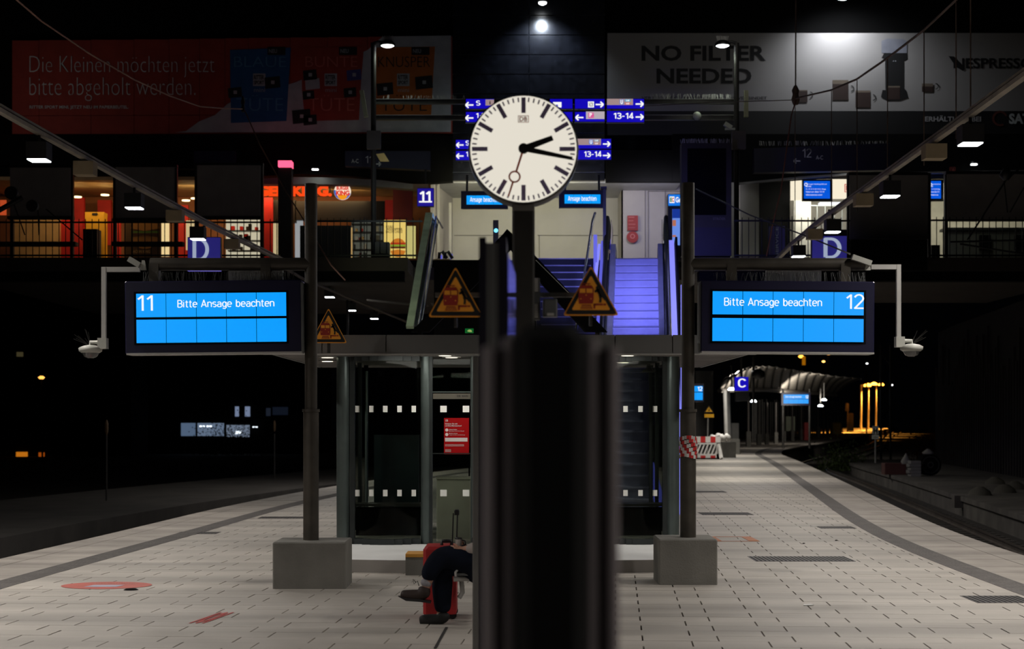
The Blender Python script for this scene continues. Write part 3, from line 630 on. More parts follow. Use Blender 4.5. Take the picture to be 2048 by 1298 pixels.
# ---------------------------------------------------------------- masts with gantry and signs (d = 40)
def mast(x, side, label):
    d = 39.6; b = V((P(x, 0, d)[0], d, GZ)); t = thing('lamp_mast', label, 'mast', b); top = P(x, 86, d)
    MB(mat('mast_dark', (.022, .02, .018), .6, .2)).tube([b, (b.x, d, top.z)], .065, 12).build('pole', t)
    hx = P(x+side*28, 90, d)
    m_ = MB(black); m_.tube([(b.x, d, top.z), (b.x+side*.12, d, top.z+.03), (hx.x-side*.12, d, top.z+.02)], .035); m_.lathe((hx.x, d, hx.z), [(.19, -.02), (.2, .02), (.12, .1), (.03, .12)], 20); m_.build('lamp_head', t)
    MB(lampw).lathe((hx.x, d, hx.z-.05), [(.10, 0), (.16, .03)], 20).build('bulb', t)
    light('SPOT', 'mast_light', (hx.x-side*.0, d, hx.z-.1), 45, (.86, 1, .82), .12, (b.x, d, GZ), 150, .6)
    spikes(x+side*28-10, x+side*28+10, 82, d, .14, t, 30)
    # loudspeaker column
    sx = x-side*18 if side > 0 else x+18
    m_ = MB(mat('speaker_grey', (.32, .33, .22), .6)); a = P(sx-5 if side > 0 else sx, 183, d); bb = P(sx+4 if side > 0 else sx, 236, d); m_.bar((a.x, d-.1, a.z), (bb.x, d-.1, bb.z), .1, .12, up=(0, 1, 0)); m_.build('loudspeaker', t)
    # floodlight / box below
    c = P(x+2, 283, d); MB(mat('box_grey', (.07, .06, .055), .6)).box((c.x-.17, d-.28, c.z-.22), (c.x+.17, d-.08, c.z+.22)).build('switch_box', t)
    return t
ml = mast(747, 1, 'left lamp mast on the gallery holding the sign gantry')
mr = mast(1473, -1, 'right lamp mast on the gallery holding the sign gantry')
m_ = MB(mat('yellow_lit_flap', (.7, .5, .18), .5)); m_.prism([P(752, 308, 39.3), P(768, 306, 39.3), P(778, 322, 39.3), P(760, 322, 39.3)], (0, .1, 0)); m_.build('floodlight_flap', ml)
t = thing('sign_gantry', 'two dark horizontal beams carrying the blue direction signs', 'gantry', P(1110, 240, 40))
for y, h in ((203, 9), (235, 9)):
    m_ = MB(steel_d); m_.box(P(750, y-h/2, 40), (P(1470, 0, 40)[0], 40.12, P(0, y+h/2, 40)[2])); m_.build('beam', t)
    m_ = MB(lightgrey); m_.box(P(750, y-h/2-.8, 39.98), (P(1470, 0, 40)[0], 40.0, P(0, y-h/2, 40)[2])); m_.build('beam_edge', t)
spikes(1300, 1465, 198, 40, .14, t, 80); spikes(755, 930, 198, 40, .1, t, 40)
t = thing('globe_camera', 'white ball shaped camera on the lower gantry beam', 'camera', P(1394, 240, 39.8)); MB(mat('ball_white', (.55, .58, .50), .5)).lathe(P(1394, 232, 39.8), [(.105*math.sin(math.radians(a)), -.105*math.cos(math.radians(a))) for a in range(5, 180, 12)], 20).build('ball', t)
MB(steel_d).tube([P(1394, 236, 39.8), P(1394, 236, 40.05)], .03).build('stem', t)
light('POINT', 'camera_lamp_glow', P(1400, 190, 38.8), 2.0, (1, 1, .85), .2)
t = thing('surveillance_camera', 'small white camera bracket left of the right mast', 'camera', P(1455, 258, 39.5))
m_ = MB(mat('cam_green_white', (.5, .52, .42), .5)); m_.bar(P(1449, 247, 39.4), P(1463, 256, 39.4), .12, .1); m_.bar(P(1450, 258, 39.4), P(1470, 258, 39.4), .05, .05); m_.build('body', t)
def arrow(mb, x, y, s, dr, d):
    a = P(x, y, d); u = V((dr*s*d/F, 0, 0)); w_ = V((0, 0, s*.5*d/F)); t = s*.11*d/F
    def seg(p, q):
        n = (q-p).cross(V((0, 1, 0))).normalized()*t; mb.add([p-n, q-n, q+n, p+n], [(0, 1, 2, 3)])
    seg(a-u*.6, a+u*.6); seg(a+u*.6, a+u*.15+w_*.85); seg(a+u*.6, a+u*.15-w_*.85)
def dsign(x0, y0, x1, y1, d, label, items):
    t = thing('direction_sign', label, 'sign', P((x0+x1)/2, y1, d)); MB(navy).prect(x0-1, y0-1, x1+1, y1+1, d, .14).build('casing', t)
    MB(signblue).prect(x0, y0, x1, y1, d-.01, .02).build('lit_face', t)
    MB(black).box((P(x0+8, 0, d)[0], d+.1, P(0, y1-2, d)[2]), (P(x0+12, 0, d)[0], 45.4 if d > 42 else 40.13, P(0, y0-3, d)[2])).build('mount', t)
    m_ = MB(signwhite)
    for it in items:
        if it[0] == 'arrow': m_.m(signwhite); arrow(m_, it[1], it[2], it[3], it[4], d-.03)
        elif it[0] == 'text': m_.m(signwhite); (m_.stext(it[1], *it[2:6], d-.03, .075) if all(c_ in GL for c_ in it[1]) else m_.text(it[1], *it[2:6], d-.03, .02))
        elif it[0] == 'rect': m_.m(it[1]); m_.flat(*it[2:6], d-.018)
        elif it[0] == 'ctext': m_.m(it[2]); (m_.stext(it[1], *it[3:7], d-.03, .1) if all(c_ in GL for c_ in it[1]) else m_.text(it[1], *it[3:7], d-.03, .03))
    m_.build('symbols', t)
beig = E('sign_beige', 'b59a9a', .75); skyb = E('u_blue', '1e78e0', .9); cyb = E('u_cyan', '10a8d8', .9); orb = E('u_orange', 'e85028', .9); mag = E('magenta', 'e0108c', .95); greyl = E('sign_grey', 'c8bcc4', .8)
def uset(x, y, s): return [('rect', skyb, x, y-s*.5, x+s*.8, y+s*.5), ('ctext', 'U', signwhite, x+s*.18, y-s*.38, x+s*.62, y+s*.38), ('rect', cyb, x+s, y-s*.5, x+s*2, y-s*.05), ('ctext', 'U4', signwhite, x+s*1.2, y-s*.42, x+s*1.8, y-s*.12), ('rect', orb, x+s, y+s*.05, x+s*2, y+s*.5), ('ctext', 'U2', signwhite, x+s*1.2, y+s*.13, x+s*1.8, y+s*.43)]
dsign(932, 198, 988, 217, 39.9, 'upper left blue sign with left arrow and letter S', [('arrow', 939, 210, 13, -1), ('text', 'S', 952, 201, 961, 211), ('rect', beig, 971, 199, 988, 211), ('ctext', 'i', adblk, 979, 201, 981, 209)])
dsign(932, 224, 988, 244, 39.9, 'left blue sign with left arrow and number 1, upper gantry row', [('arrow', 939, 236, 13, -1), ('text', '1', 952, 226, 957, 236), ('text', '-8', 960, 226, 968, 236)])
dsign(1100, 198, 1145, 217, 39.9, 'blue sign with white vehicle symbol right of the clock', [('rect', signwhite, 1106, 204, 1123, 215), ('rect', signblue, 1112, 209, 1116, 214)])
dsign(1100, 224, 1145, 243, 39.9, 'plain blue sign half hidden right of the clock', [('text', 'Ausgang', 1104, 228, 1130, 238)])
dsign(1150, 198, 1209, 217, 39.9, 'blue sign with luggage symbol and right arrow', [('rect', signwhite, 1176, 203, 1188, 215), ('rect', adblk, 1178, 205, 1186, 213), ('ctext', 'X', signwhite, 1179, 206, 1185, 212), ('arrow', 1199, 209, 13, 1)])
dsign(1150, 224, 1209, 243, 39.9, 'blue sign with left arrow and magenta symbol', [('arrow', 1159, 235, 13, -1), ('rect', greyl, 1172, 223, 1209, 238), ('rect', mag, 1177, 225, 1188, 236), ('ctext', 'P', signwhite, 1179, 226, 1184, 234)])
dsign(1214, 198, 1288, 217, 39.9, 'upper right blue sign with underground symbol and right arrow', [('rect', beig, 1214, 197.5, 1266, 210)]+uset(1239, 204, 11)+[('arrow', 1279, 208, 13, 1)])
dsign(1214, 222, 1288, 244, 39.9, 'upper right blue sign reading 13-14 with right arrow', [('text', '13-14', 1227, 225, 1267, 238), ('arrow', 1279, 234, 13, 1)])
dsign(912, 280, 965, 298, 44.6, 'lower left blue sign with left arrow and letter S', [('arrow', 920, 290, 12, -1), ('text', 'S', 931, 281, 939, 291)])
dsign(912, 302, 965, 320, 44.6, 'lower left blue sign with left arrow and number 1', [('arrow', 920, 312, 12, -1), ('text', '1', 932, 303, 936, 313), ('text', '-8', 938, 303, 945, 313)])
dsign(1140, 278, 1222, 297, 44.6, 'lower right blue sign with underground symbol and right arrow', [('rect', beig, 1140, 277.5, 1202, 290)]+uset(1178, 284, 10)+[('arrow', 1213, 288, 12, 1)])
dsign(1140, 300, 1222, 319, 44.6, 'lower right blue sign reading 13-14 with right arrow', [('text', '13-14', 1168, 302, 1203, 314), ('arrow', 1213, 311, 12, 1)])
# dim navy signs
dimnavy = mat('dim_navy', (.012, .010, .045), .5); dimw = mat('dim_white', (.75, .75, .78), .6)
t = thing('platform_sign', 'long unlit navy sign reading 12 A-C above the blue screen', 'sign', P(1645, 340, 44.2)); MB(dimnavy).ppoly([(1508, 297), (1780, 286), (1780, 340), (1508, 345)], 44.2, .3).build('board', t)
m_ = MB(dimw); m_.stext('12', 1605, 297, 1623, 315, 44.18, .05); m_.text('A-C', 1632, 311, 1646, 319, 44.18, 0); arrow(m_, 1594, 322, 11, -1, 44.18); m_.build('lettering', t); spikes(1510, 1775, 290, 44.2, .12, t, 90)
t = thing('platform_sign', 'unlit navy sign with A-C behind the left mast', 'sign', P(735, 335, 44.2)); MB(dimnavy).ppoly([(690, 302), (860, 302), (860, 340), (690, 332)], 44.2, .3).build('board', t)
m_ = MB(dimw); m_.text('A-C', 703, 318, 717, 326, 44.18, 0); m_.stext('11', 731, 312, 744, 326, 44.18, .05); arrow(m_, 756, 328, 10, 1, 44.18); m_.build('lettering', t)
m_ = MB(dimnavy); m_.prect(388, 302, 470, 328, 44.4, .2); one(m_, 'platform_sign', 'small unlit navy board above the third board back', 'sign')
t = thing('platform_number_sign', 'lit square blue sign with white number 11', 'sign', P(851, 412, 44)); MB(navy).prect(834, 376, 868, 413, 44, .2).build('casing', t); MB(mat('sign_blue_dim', (.02, .01, .15), .5, emit='1a0a9a', st=.7)).prect(835, 377, 867, 412, 43.98, .02).build('lit_face', t)
m_ = MB(signwhite); m_.stext('11', 839, 382, 861, 404, 43.96, .08); m_.flat(838, 402, 864, 405, 43.95); m_.build('lettering', t)
MB(steel_d).tube([P(851, 376, 44.1), (P(851, 0, 44.1)[0], 44.1, 8.6)], .03, 6).build('hanger', t)
m_ = MB(mat('tan_box', (.35, .2, .1), .6)); m_.prect(826, 368, 856, 378, 44, .3); one(m_, 'sign_ballast_box', 'small tan box on top of the lit number 11 sign', 'box')
# small hanging displays
for x0, y0, x1, y1, lab, d in ((922, 382, 1016, 417, 'small hanging display partly behind the clock, left', 43), (1118, 380, 1210, 415, 'small hanging display right of the clock column', 43)):
    t = thing('hanging_display', lab, 'display', P((x0+x1)/2, y1, d)); MB(navy).prect(x0, y0, x1, y1, d, .18).build('casing', t)
    for k in range(4):
        a = x0+11+k*18; MB(bluescr).prect(a+.2, y0+9, a+17.8, y1-8, d-.01, .02).build('display_pane', t)
    m_ = MB(scrwhite); m_.stext('Ansage beachten', x0+18, y0+12, x0+75, y0+24, d-.03, .065); m_.build('lettering', t)
    for x in (x0+12, x1-12): MB(black).tube([P(x, y0, d+.1), (P(x, 0, d)[0], d+.1, 8.3)], .03).build('hanger', t)
m_ = MB(mat('ceiling_reflect', (.2, .25, .3), .2)); 
t = thing('notice_sheet', 'red rectangular notice on the grey wall above the escalator', 'notice', P(1265, 460, 47.1)); MB(redp).prect(1255, 431, 1276, 461, 47.1, .03).build('sheet', t)
m_ = MB(mat('dim_pink', (.6, .2, .2), .6)); 
for y, a in ((434, 12), (441, 10), (448, 14), (455, 13)): m_.flat(1257, y, 1257+a, y+.9, 47.08)
m_.build('text_lines', t)
t = thing('round_notice', 'round red sticker below the red notice', 'sticker', P(1265, 486, 47.1)); c = P(1265, 474, 47.1); m_ = MB(redp); m_.lathe(c, [(.17, -.02), (.17, .01)], 24, 'y'); m_.build('disc', t); m_ = MB(mat('dim_pink', 0)); m_.disc(c+V((0, -.02, .02)), .07, 20, .05); m_.build('symbol', t)
t = thing('traffic_light', 'slim dark escalator signal with one blue light', 'signal', P(991, 500, 41)); MB(steel_d).box(P(986, 440, 41), (P(997, 0, 41)[0], 41.1, GZ)).build('post', t); m_ = MB(E('signal_blue', '60c8ff', 3)); m_.disc(P(992, 461, 40.98), .05, 16); m_.build('lamp', t)

# ATM
t = thing('cash_machine', 'blue glowing cash machine partly behind the right pole', 'cash machine', P(1355, 515, 44))
MB(black).prect(1336, 388, 1385, 520, 44.2, .5).build('casing', t)
MB(E('atm_blue', '0a78e8', .95)).prect(1337, 389, 1385, 411, 44.15, .06).build('header', t)
m_ = MB(signwhite); m_.flat(1339, 393, 1349, 406, 44.1); m_.text('Geldautomat', 1351, 394, 1398, 405, 44.1, .03); m_.m(E('atm_green', '108050', .9)).text('E', 1340, 395, 1344, 404, 44.09, .06); m_.m(E('atm_red', 'd02020', .9)).text('C', 1344, 395, 1348, 404, 44.09, .06); m_.build('lettering', t)
m_ = MB(E('atm_face', '6a90e8', .9)); m_.prect(1345, 418, 1362, 490, 44.15, .05); m_.m(E('atm_dark', '1238a0', .8)).prect(1345, 418, 1362, 436, 44.12, .03); m_.m(E('atm_or', 'c07858', .8)).prect(1345, 440, 1352, 452, 44.1, .02); m_.prect(1345, 470, 1352, 474, 44.1, .02); m_.build('front_panel', t)

# ---------------------------------------------------------------- escalators and stairs
esc = mat('escalator_step', (.30, .30, .42), .45, .4, var=.1); bluem = mat('escalator_side', (.35, .36, .5), .35, .4)
bglow = E('blue_glow', '8a8cff', 1.0); bglow2 = E('blue_glow2', '6668e8', .8)
ex0, ex1 = P(1237, 0, 37.5)[0], P(1323, 0, 37.5)[0]
t = thing('escalator', 'blue lit escalator rising to the gallery right of the clock', 'escalator', ((ex0+ex1)/2, 34, 0))
RZ, RD = .205, .355; nst = int(GZ/RZ)
m_ = MB(esc)
wd = ex1-ex0; prof = [(0, -RZ), (.0, -.16), (.03, -.02), (.045, 0), (RD+.02, 0), (RD+.02, -RZ)]
vs = [(0, y, z) for y, z in prof]+[(wd, y, z) for y, z in prof]; n_ = len(prof)
m_.add(vs, [(i, i+1, n_+i+1, n_+i)[::-1] for i in range(n_-1)]+[tuple(range(n_-1, -1, -1))[::-1], tuple(range(n_, 2*n_))])
for k in range(42): x = wd*(k+.5)/42; m_.box((x-.004, -.012, -.17), (x+.004, .01, -.03))
so = m_.build('step', t); sme2 = so.data; 
for v_ in sme2.vertices: v_.co += V(t.location)
for k in range(nst):
    z = GZ-k*RZ; y = 38.5-k*RD; loc = V((ex0, y, z))-V(t.location)
    if k == 0: so.location = loc
    else: share(sme2, 'step', loc, t)
def slope(y): return GZ-(38.5-y)*RZ/RD
def side_wall(mb, x, w_, h0, h1, y0=28.8, y1=38.5, y2=40.2):
    pts = [(x, y0, slope(y0)+h0), (x, y1, GZ+h0), (x, y2, GZ+h0), (x, y2, GZ+h1), (x, y1, GZ+h1), (x, y0, slope(y0)+h1)]
    return mb.prism(pts, (w_, 0, 0))
skm = mat('skirt_metal', (.55, .56, .58), .35, .5)
for sgn, x in ((-1, ex0), (1, ex1)):
    def sw(mm, o0, o1, h0, h1, y0=28.8, y1=38.5, y2=40.2): return side_wall(MB(mm), x+sgn*min(o0, o1) if sgn > 0 else x-max(o0, o1), abs(o1-o0), h0, h1, y0, y1, y2)
    sw(skm, 0, .16, -.2, .34).build('skirt', t)
    sw(black, .17, .19, .30, .95).build('balustrade', t)
    sw(glassc, .10, .11, .34, .92).build('glass_balustrade', t, label='clear glass balustrade')
    m_ = MB(black); xx = x+sgn*.20
    m_.tube([(xx, 28.8, slope(28.8)+.98), (xx, 38.5, GZ+.98), (xx, 39.9, GZ+.98), (xx, 40.15, GZ+.85), (xx, 40.2, GZ+.6)], .05); m_.build('handrail', t)
    sw(bglow if sgn > 0 else bglow2, .27, .39 if sgn > 0 else .35, .0, .42, 28.8, 38.5, 39.2).build('light_strip', t, label='glowing violet blue side strip')
# lit outer cladding panel right, runs down to the platform
m_ = MB(bglow); m_.box((3.86, 29.6, .05), (3.93, 29.75, 4.2)); m_.build('light_strip', t, label='tall violet blue glowing strip')
side_wall(MB(blackmatt), ex1+.42, .05, -.9, .5).build('outer_cladding', t)
# left side tall glowing newel
m_ = MB(bglow2); m_.box((P(1199, 0, 37)[0], 36.6, slope(36.5)-.4), (P(1206, 0, 37)[0], 36.7, GZ+.35)); m_.build('newel_light', t)
m_ = MB(bglow); m_.prism([P(1207, 487, 37), P(1212, 487, 37), P(1209, 630, 35.5), P(1200, 630, 35.5)], (0, .05, 0)); m_.build('balustrade_light', t)
m_ = MB(black); m_.prect(1213, 372, 1219, 520, 37.5, .3); m_.prect(1209, 372, 1221, 376, 37.4, .3); m_.build('control_post', t)
m_ = MB(chrome); m_.tube([P(1187, 660, 34), P(1196, 440, 37), P(1198, 425, 37.4)], .03); m_.build('newel_rail', t)
light('AREA', 'escalator_blue_fill', V((2.5, 31.6, 6.0)), 46, (.24, .25, 1), .8, (3.0, 37.2, 4.9), size_y=.6, spread=70)  # added blue fill above the steps, standing in for the balustrade LEDs
t.rotation_euler = (0, 0, -math.radians(4.75)); _c = V(((ex0+ex1)/2, 38.5, 0)); t.location = _c+Matrix.Rotation(-math.radians(4.75), 3, 'Z')@(V(t.location)-_c)
light('AREA', 'escalator_blue_side', V((ex1+.2, 36, 5.9)), 8, (.35, .35, 1), .4, ((ex0+ex1)/2, 35.5, 3.6))
# middle fixed stair
sx0, sx1 = P(1070, 0, 38)[0], P(1196, 0, 37)[0]
t = thing('staircase', 'dark fixed staircase with thin bright nosings behind the right warning sign', 'staircase', ((sx0+sx1)/2, 34, 0))
m_ = MB(mat('stair_dark', (.008, .008, .011), .6)); m_.box((sx0, 0, -.2), (sx1, .42, 0)); a_ = m_.build('step', t)
for v_ in a_.data.vertices: v_.co += V(t.location)
m_ = MB(mat('nosing', (.16, .16, .2), .4, .5)); m_.box((sx0+.1, -.012, -.022), (sx1-.1, .02, .003)); nz_ = m_.build('nosing', a_)
for v_ in nz_.data.vertices: v_.co += V(t.location)
nst2 = 20
for k in range(nst2):
    loc = V((0, 38.6-k*.38, GZ-k*.2))-V(t.location)
    if k == 0: a_.location = loc
    else:
        q = share(a_.data, 'step', loc, t); share(nz_.data, 'nosing', (0, 0, 0), q)
# left escalator balustrade, pale green lit
t = thing('escalator', 'left escalator with pale green sloping side panel', 'escalator', P(835, 0, 34).xy.to_3d())
gp = mat('green_panel', (.36, .42, .30), .5, .1, var=.25, scale=2)
a, b2 = P(812, 652, 33), P(851, 425, 39.5); a2, b3 = P(827, 652, 33), P(864, 425, 39.5)
MB(gp).prism([a, a2, b3, b2], (.0, .12, -.05)).build('side_panel', t)
m_ = MB(mat('dark_glass', (.03, .035, .05), .1)); m_.prism([a2+V((.02, .05, 0)), a2+V((.17, .05, 0)), b3+V((.13, .05, -.3)), b3+V((.02, .05, 0))], (0, .05, 0)); m_.build('glass_balustrade', t)
MB(chrome).tube([a2+V((.10, -.02, 0)), b3+V((.10, -.02, -.1)), b3+V((.25, .3, -.35))], .022).build('handrail', t)
MB(chrome).tube([a2+V((.16, -.02, 0)), b3+V((.16, -.02, -.2))], .012).build('rail', t)
for x in (882, 893): 
    m_ = MB(black); m_.tube([P(x-4, 517, 40), P(x-3, 506, 40), P(x+3, 503, 40), P(x+12, 517, 40)], .04); m_.build('handrail', t)
m_ = MB(bglow2); m_.prect(900, 508, 905, 517, 40.1, .1); m_.prect(880, 510, 884, 517, 40.1, .1); m_.build('comb_light', t)
light('SPOT', 'green_wall_wash', P(800, 620, 29.5), 300, (.85, 1, .66), .12, P(836, 545, 36), 34, .9)

# dark gable frame
t = thing('gable_frame', 'black pointed gable frame rising behind the clock column', 'frame', P(1010, 665, 26))
m_ = MB(blackmatt)
for pts in (((1014, 458), (1006, 468), (822, 664), (858, 664), (1030, 490)), ((1014, 458), (1050, 490), (1215, 664), (1170, 664), (1010, 486))):
    m_ = MB(blackmatt); m_.ppoly(pts, 26, .15); m_.build('rafter', t)
m_ = MB(chrome); m_.tube([P(1072, 520, 25.9), P(1150, 598, 25.9)], .008, 5); m_.tube([P(925, 562, 25.9), P(862, 632, 25.9)], .006, 5); m_.build('edge_wire', t)
m_ = MB(blackmatt); m_.ppoly([(1014, 470), (1190, 664), (830, 664)], 26.4, .05)
m_ = MB(blackmatt); m_.prect(868, 520, 1012, 668, 30, .1); m_.build('infill_panel', t)
for xx in (840, 1195): MB(blackmatt).box((P(xx-4, 0, 26)[0], 26, 0), (P(xx+4, 0, 26)[0], 26.15, P(0, 664, 26)[2])).build('post', t)
t = thing('exit_sign', 'small green lit emergency exit sign above the shelter roof', 'sign', P(941, 666, 25)); MB(E('exit_green', '0c8a3a', .35)).prect(930, 657, 947, 666, 25, .04).build('panel', t)
MB(blackmatt).box((P(937, 0, 25)[0], 25.01, 0), (P(940, 0, 25)[0], 25.05, P(0, 660, 25)[2])).build('post', t)
m_ = MB(E('exit_white', 'c8e880', .45)); m_.pflat([(934, 662), (938, 659), (943, 660), (944, 664), (938, 664)], 24.98); m_.build('symbol', t)

# ---------------------------------------------------------------- shelter
RF, RB, RX0, RX1 = 19.0, 24.4, -2.95, 2.9
t = thing('waiting_shelter', 'glass waiting shelter with flat grey roof in the middle of the platform', 'shelter', (0, 21.5, 0))
zt, zb = 2.71, 2.5
sof = mat('soffit', (.16, .145, .135), .7, var=.25, scale=2)
m_ = MB(sof); m_.box((RX0+.05, RF+.05, zb+.02), (RX1-.05, RB-.05, zt-.01)); m_.build('roof', t)
xs = [P(x, 0, RF)[0] for x in (526, 644, 772, 960, 1100, 1230, 1345)]+[RX1]
for i in range(len(xs)-1): MB(bandm).box((xs[i]+.006, RF, zb-.01), (xs[i+1]-.006, RF+.05, zt)).build('fascia_panel', t)
for x in (RX0, RX1-.04):
    MB(bandm).box((x, RF+.05, zb), (x+.04, RB, zt)).build('fascia_panel', t)
y = RF+.1; 
while y < RB-.1:
    MB(sof).box((RX0+.06, y, zb), (RX1-.06, y+.17, zb+.02)).build('soffit_slat', t); y += .19
m_ = MB(lightgrey); m_.box((RX0, RF-.006, zb-.025), (RX1, RF+.03, zb-.011)); m_.build('drip_edge', t)
for x, dd_ in ((655, 20.2), (655, 21.5), (790, 20.4), (890, 19.6), (903, 20.2), (1255, 19.6), (1248, 20.6), (1246, 22)):
    q = P(x, 0, dd_); m_ = MB(lightgrey); m_.lathe((q.x, dd_, zb-.012), [(.12, 0), (.12, .012)], 16); m_.m(E('downlight', 'fff4d8', 2.2)).lathe((q.x, dd_, zb-.016), [(.075, 0), (.075, .004)], 16); m_.build('downlight', t)
light('AREA', 'shelter_downlights', (0, 19.55, 2.46), 20, (1, .97, .88), 3.2, (0, 20.1, 0), size_y=.3)
# base
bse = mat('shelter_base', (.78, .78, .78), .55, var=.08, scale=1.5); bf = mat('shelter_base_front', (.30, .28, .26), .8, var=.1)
arc = []
for k in range(17):
    u = -1+2*k/16; x = -.05+u*2.05; arc.append((x, 17.72+.22*u*u))
pts = [(x, y, .0) for x, y in arc]
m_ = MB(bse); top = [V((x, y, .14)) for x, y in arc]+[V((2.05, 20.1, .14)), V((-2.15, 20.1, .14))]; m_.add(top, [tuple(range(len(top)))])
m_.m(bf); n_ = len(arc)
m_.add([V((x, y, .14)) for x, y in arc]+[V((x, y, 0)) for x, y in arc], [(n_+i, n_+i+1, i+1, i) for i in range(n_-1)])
m_.add([(-2.1, 17.94, 0), (-2.1, 17.94, .14), (-2.15, 20.1, .14), (-2.15, 20.1, 0)], [(0, 1, 2, 3)]); m_.add([(2., 17.94, 0), (2., 17.94, .14), (2.05, 20.1, .14), (2.05, 20.1, 0)], [(3, 2, 1, 0)])
m_.build('base_slab', t)
m_ = MB(concrete); m_.box((P(811, 0, 17.5)[0], 17.5, 0), (P(860, 0, 17.5)[0], 17.9, .20)); m_.m(mat('yellow_edge', (.6, .28, .04), .6)).box((P(811, 0, 17.5)[0], 17.49, .20), (P(860, 0, 17.5)[0], 17.9, .235)); m_.build('kerb_block', t, label='small concrete kerb block with yellow top edge')
m_ = MB(concrete); m_.box((-2.2, 20.1, 0), (2.2, 23.6, .13)); m_.build('floor_slab', t)
colm = mat('shelter_column', (.11, .135, .13), .35, .5); frm = mat('shelter_frame', (.03, .036, .036), .45, .3)
GD = 20.2
def gx(x, d=GD): return P(x, 0, d)[0]
for x in (686, 851, 1346): MB(colm).tube([(gx(x), GD, .0), (gx(x), GD, zb)], .082 if x != 851 else .06, 20).build('column', t)
MB(colm).tube([(gx(948), GD, .13), (gx(948), GD, zb)], .045, 16).build('column', t)
for x0, x1 in ((700, 710), (858, 865), (1325, 1335)): MB(frm).box((gx(x0), GD-.03, .13), (gx(x1), GD+.06, zb)).build('frame_post', t)
def curved(x0, x1, bulge, seg=8):
    pts = []
    for k in range(seg+1):
        u = k/seg; pts.append((gx(x0)+(gx(x1)-gx(x0))*u, GD-bulge*math.sin(math.pi*u)))
    return pts
def pane(pts, z0, z1, mm=glassm, th=.012):
    m_ = MB(mm); n = len(pts); m_.smooth = True
    m_.add([(x, y, z0) for x, y in pts]+[(x, y, z1) for x, y in pts], [(i, i+1, n+i+1, n+i) for i in range(n-1)]); m_.add([(x, y+th, z0) for x, y in pts]+[(x, y+th, z1) for x, y in pts], [(n+i, n+i+1, i+1, i) for i in range(n-1)])
    return m_
p1 = curved(710, 840, .22); p2 = curved(1225, 1326, .18)
pane(p1, .2, zb-.03).build('glass_pane', t); pane(p2, .2, zb-.03).build('glass_pane', t)
pane([(gx(866), GD), (gx(940), GD)], 1.26, 2.02).build('glass_pane', t); pane([(gx(866), GD), (gx(940), GD)], .2, 1.2).build('glass_pane', t); pane([(gx(866), GD), (gx(940), GD)], 2.08, zb-.03).build('glass_pane', t)
pane([(gx(960), GD), (gx(1220), GD)], .2, zb-.03).build('glass_pane', t)
for pp, z in ((p1, .14), (p1, zb-.06), (p2, .14), (p2, zb-.06)):
    m_ = MB(frm); 
    for i in range(len(pp)-1): m_.box((pp[i][0], min(pp[i][1], pp[i+1][1])-.02, z), (pp[i+1][0], max(pp[i][1], pp[i+1][1])+.03, z+.07))
    m_.build('frame_rail', t)
for y_ in (783, 906): m_ = MB(frm if y_ == 906 else colm); m_.box((gx(865), GD-.02, P(0, y_+2, GD)[2]), (gx(942), GD+.03, P(0, y_, GD)[2])); m_.build('frame_rail', t)
m_ = MB(mat('transom', (.09, .08, .06), .6)); m_.box((gx(866), GD-.01, P(0, 798, GD)[2]), (gx(941), GD+.02, P(0, 787, GD)[2])); m_.m(mat('transom_text', (.02, .015, .015), .6)).text('DB', 914, 790, 921, 794, GD-.015, .02); m_.text('BAHN', 924, 790, 936, 794, GD-.015, .02); m_.build('transom_sign', t)
# sides and rear walls
for sx in (gx(686), gx(1346)):
    m_ = MB(glassm); m_.box((sx-.006, GD+.1, .2), (sx+.006, 23.3, 2.45)); m_.build('glass_pane', t)
    for yy in (21.3, 22.4, 23.4): MB(frm).box((sx-.03, yy-.03, .13), (sx+.03, yy+.03, zb)).build('frame_post', t)
for k in range(5):
    x0 = gx(686)+k*.84; MB(glassm).box((x0+.03, 23.4, .2), (x0+.81, 23.41, 2.45)).build('glass_pane', t); MB(frm).box((x0-.03, 23.37, .13), (x0+.03, 23.43, zb)).build('frame_post', t)
# white marker squares on the glass
wh = mat('marker_white', (.95, .95, .90), .6, var=.04)
def marker(x, y, w_, h_, yy, lab=None):
    m_ = MB(wh); m_.box((gx(x-w_/2, yy), yy-.004, P(0, y+h_/2, yy)[2]), (gx(x+w_/2, yy), yy-.001, P(0, y-h_/2, yy)[2])); m_.build('marker_square', t)
for y in (818, 986):
    for x in (715, 743, 770.5, 799, 827.5):
        u = (x-710)/130; marker(x, y, 9, 13, GD-.22*math.sin(math.pi*u)-.012)
    for x in (1251, 1281, 1310): u = (x-1225)/101; marker(x, y, 9, 12, GD-.18*math.sin(math.pi*u)-.012)
    for x in (887, 932): marker(x, y, 13, 13, GD-.01)
# red poster
PO = GD-.012
t2 = thing('poster', 'red information poster with white text on the shelter door glass', 'poster', P(913, 908, PO))
MB(mat('poster_red', (.36, .003, .005), .8, var=.03, spec=.15)).prect(888, 836, 938, 909, PO, .006).build('sheet', t2)
m_ = MB(mat('poster_white', (.7, .62, .6), .6)); D_ = PO-.003
m_.text('DB', 891, 839, 896, 843, D_, .03); m_.text('Schützen Sie sich', 890, 846, 915, 849, D_, .02); m_.text('und Ihre Mitmenschen!', 890, 850, 923, 853, D_, .02)
m_.text('Abstand halten', 898, 858, 914, 860, D_, .02); m_.text('Bitte achten Sie auf den Abstand', 898, 861, 928, 863, D_, 0)
m_.text('Maske tragen', 898, 866, 915, 868, D_, .02); m_.text('Tragen Sie bitte eine Bedeckung', 898, 869, 930, 871, D_, 0)
m_.disc(P(893.5, 860, D_), .02, 16); m_.disc(P(893.5, 869, D_), .02, 16); m_.flat(890, 875.5, 935, 883, D_)
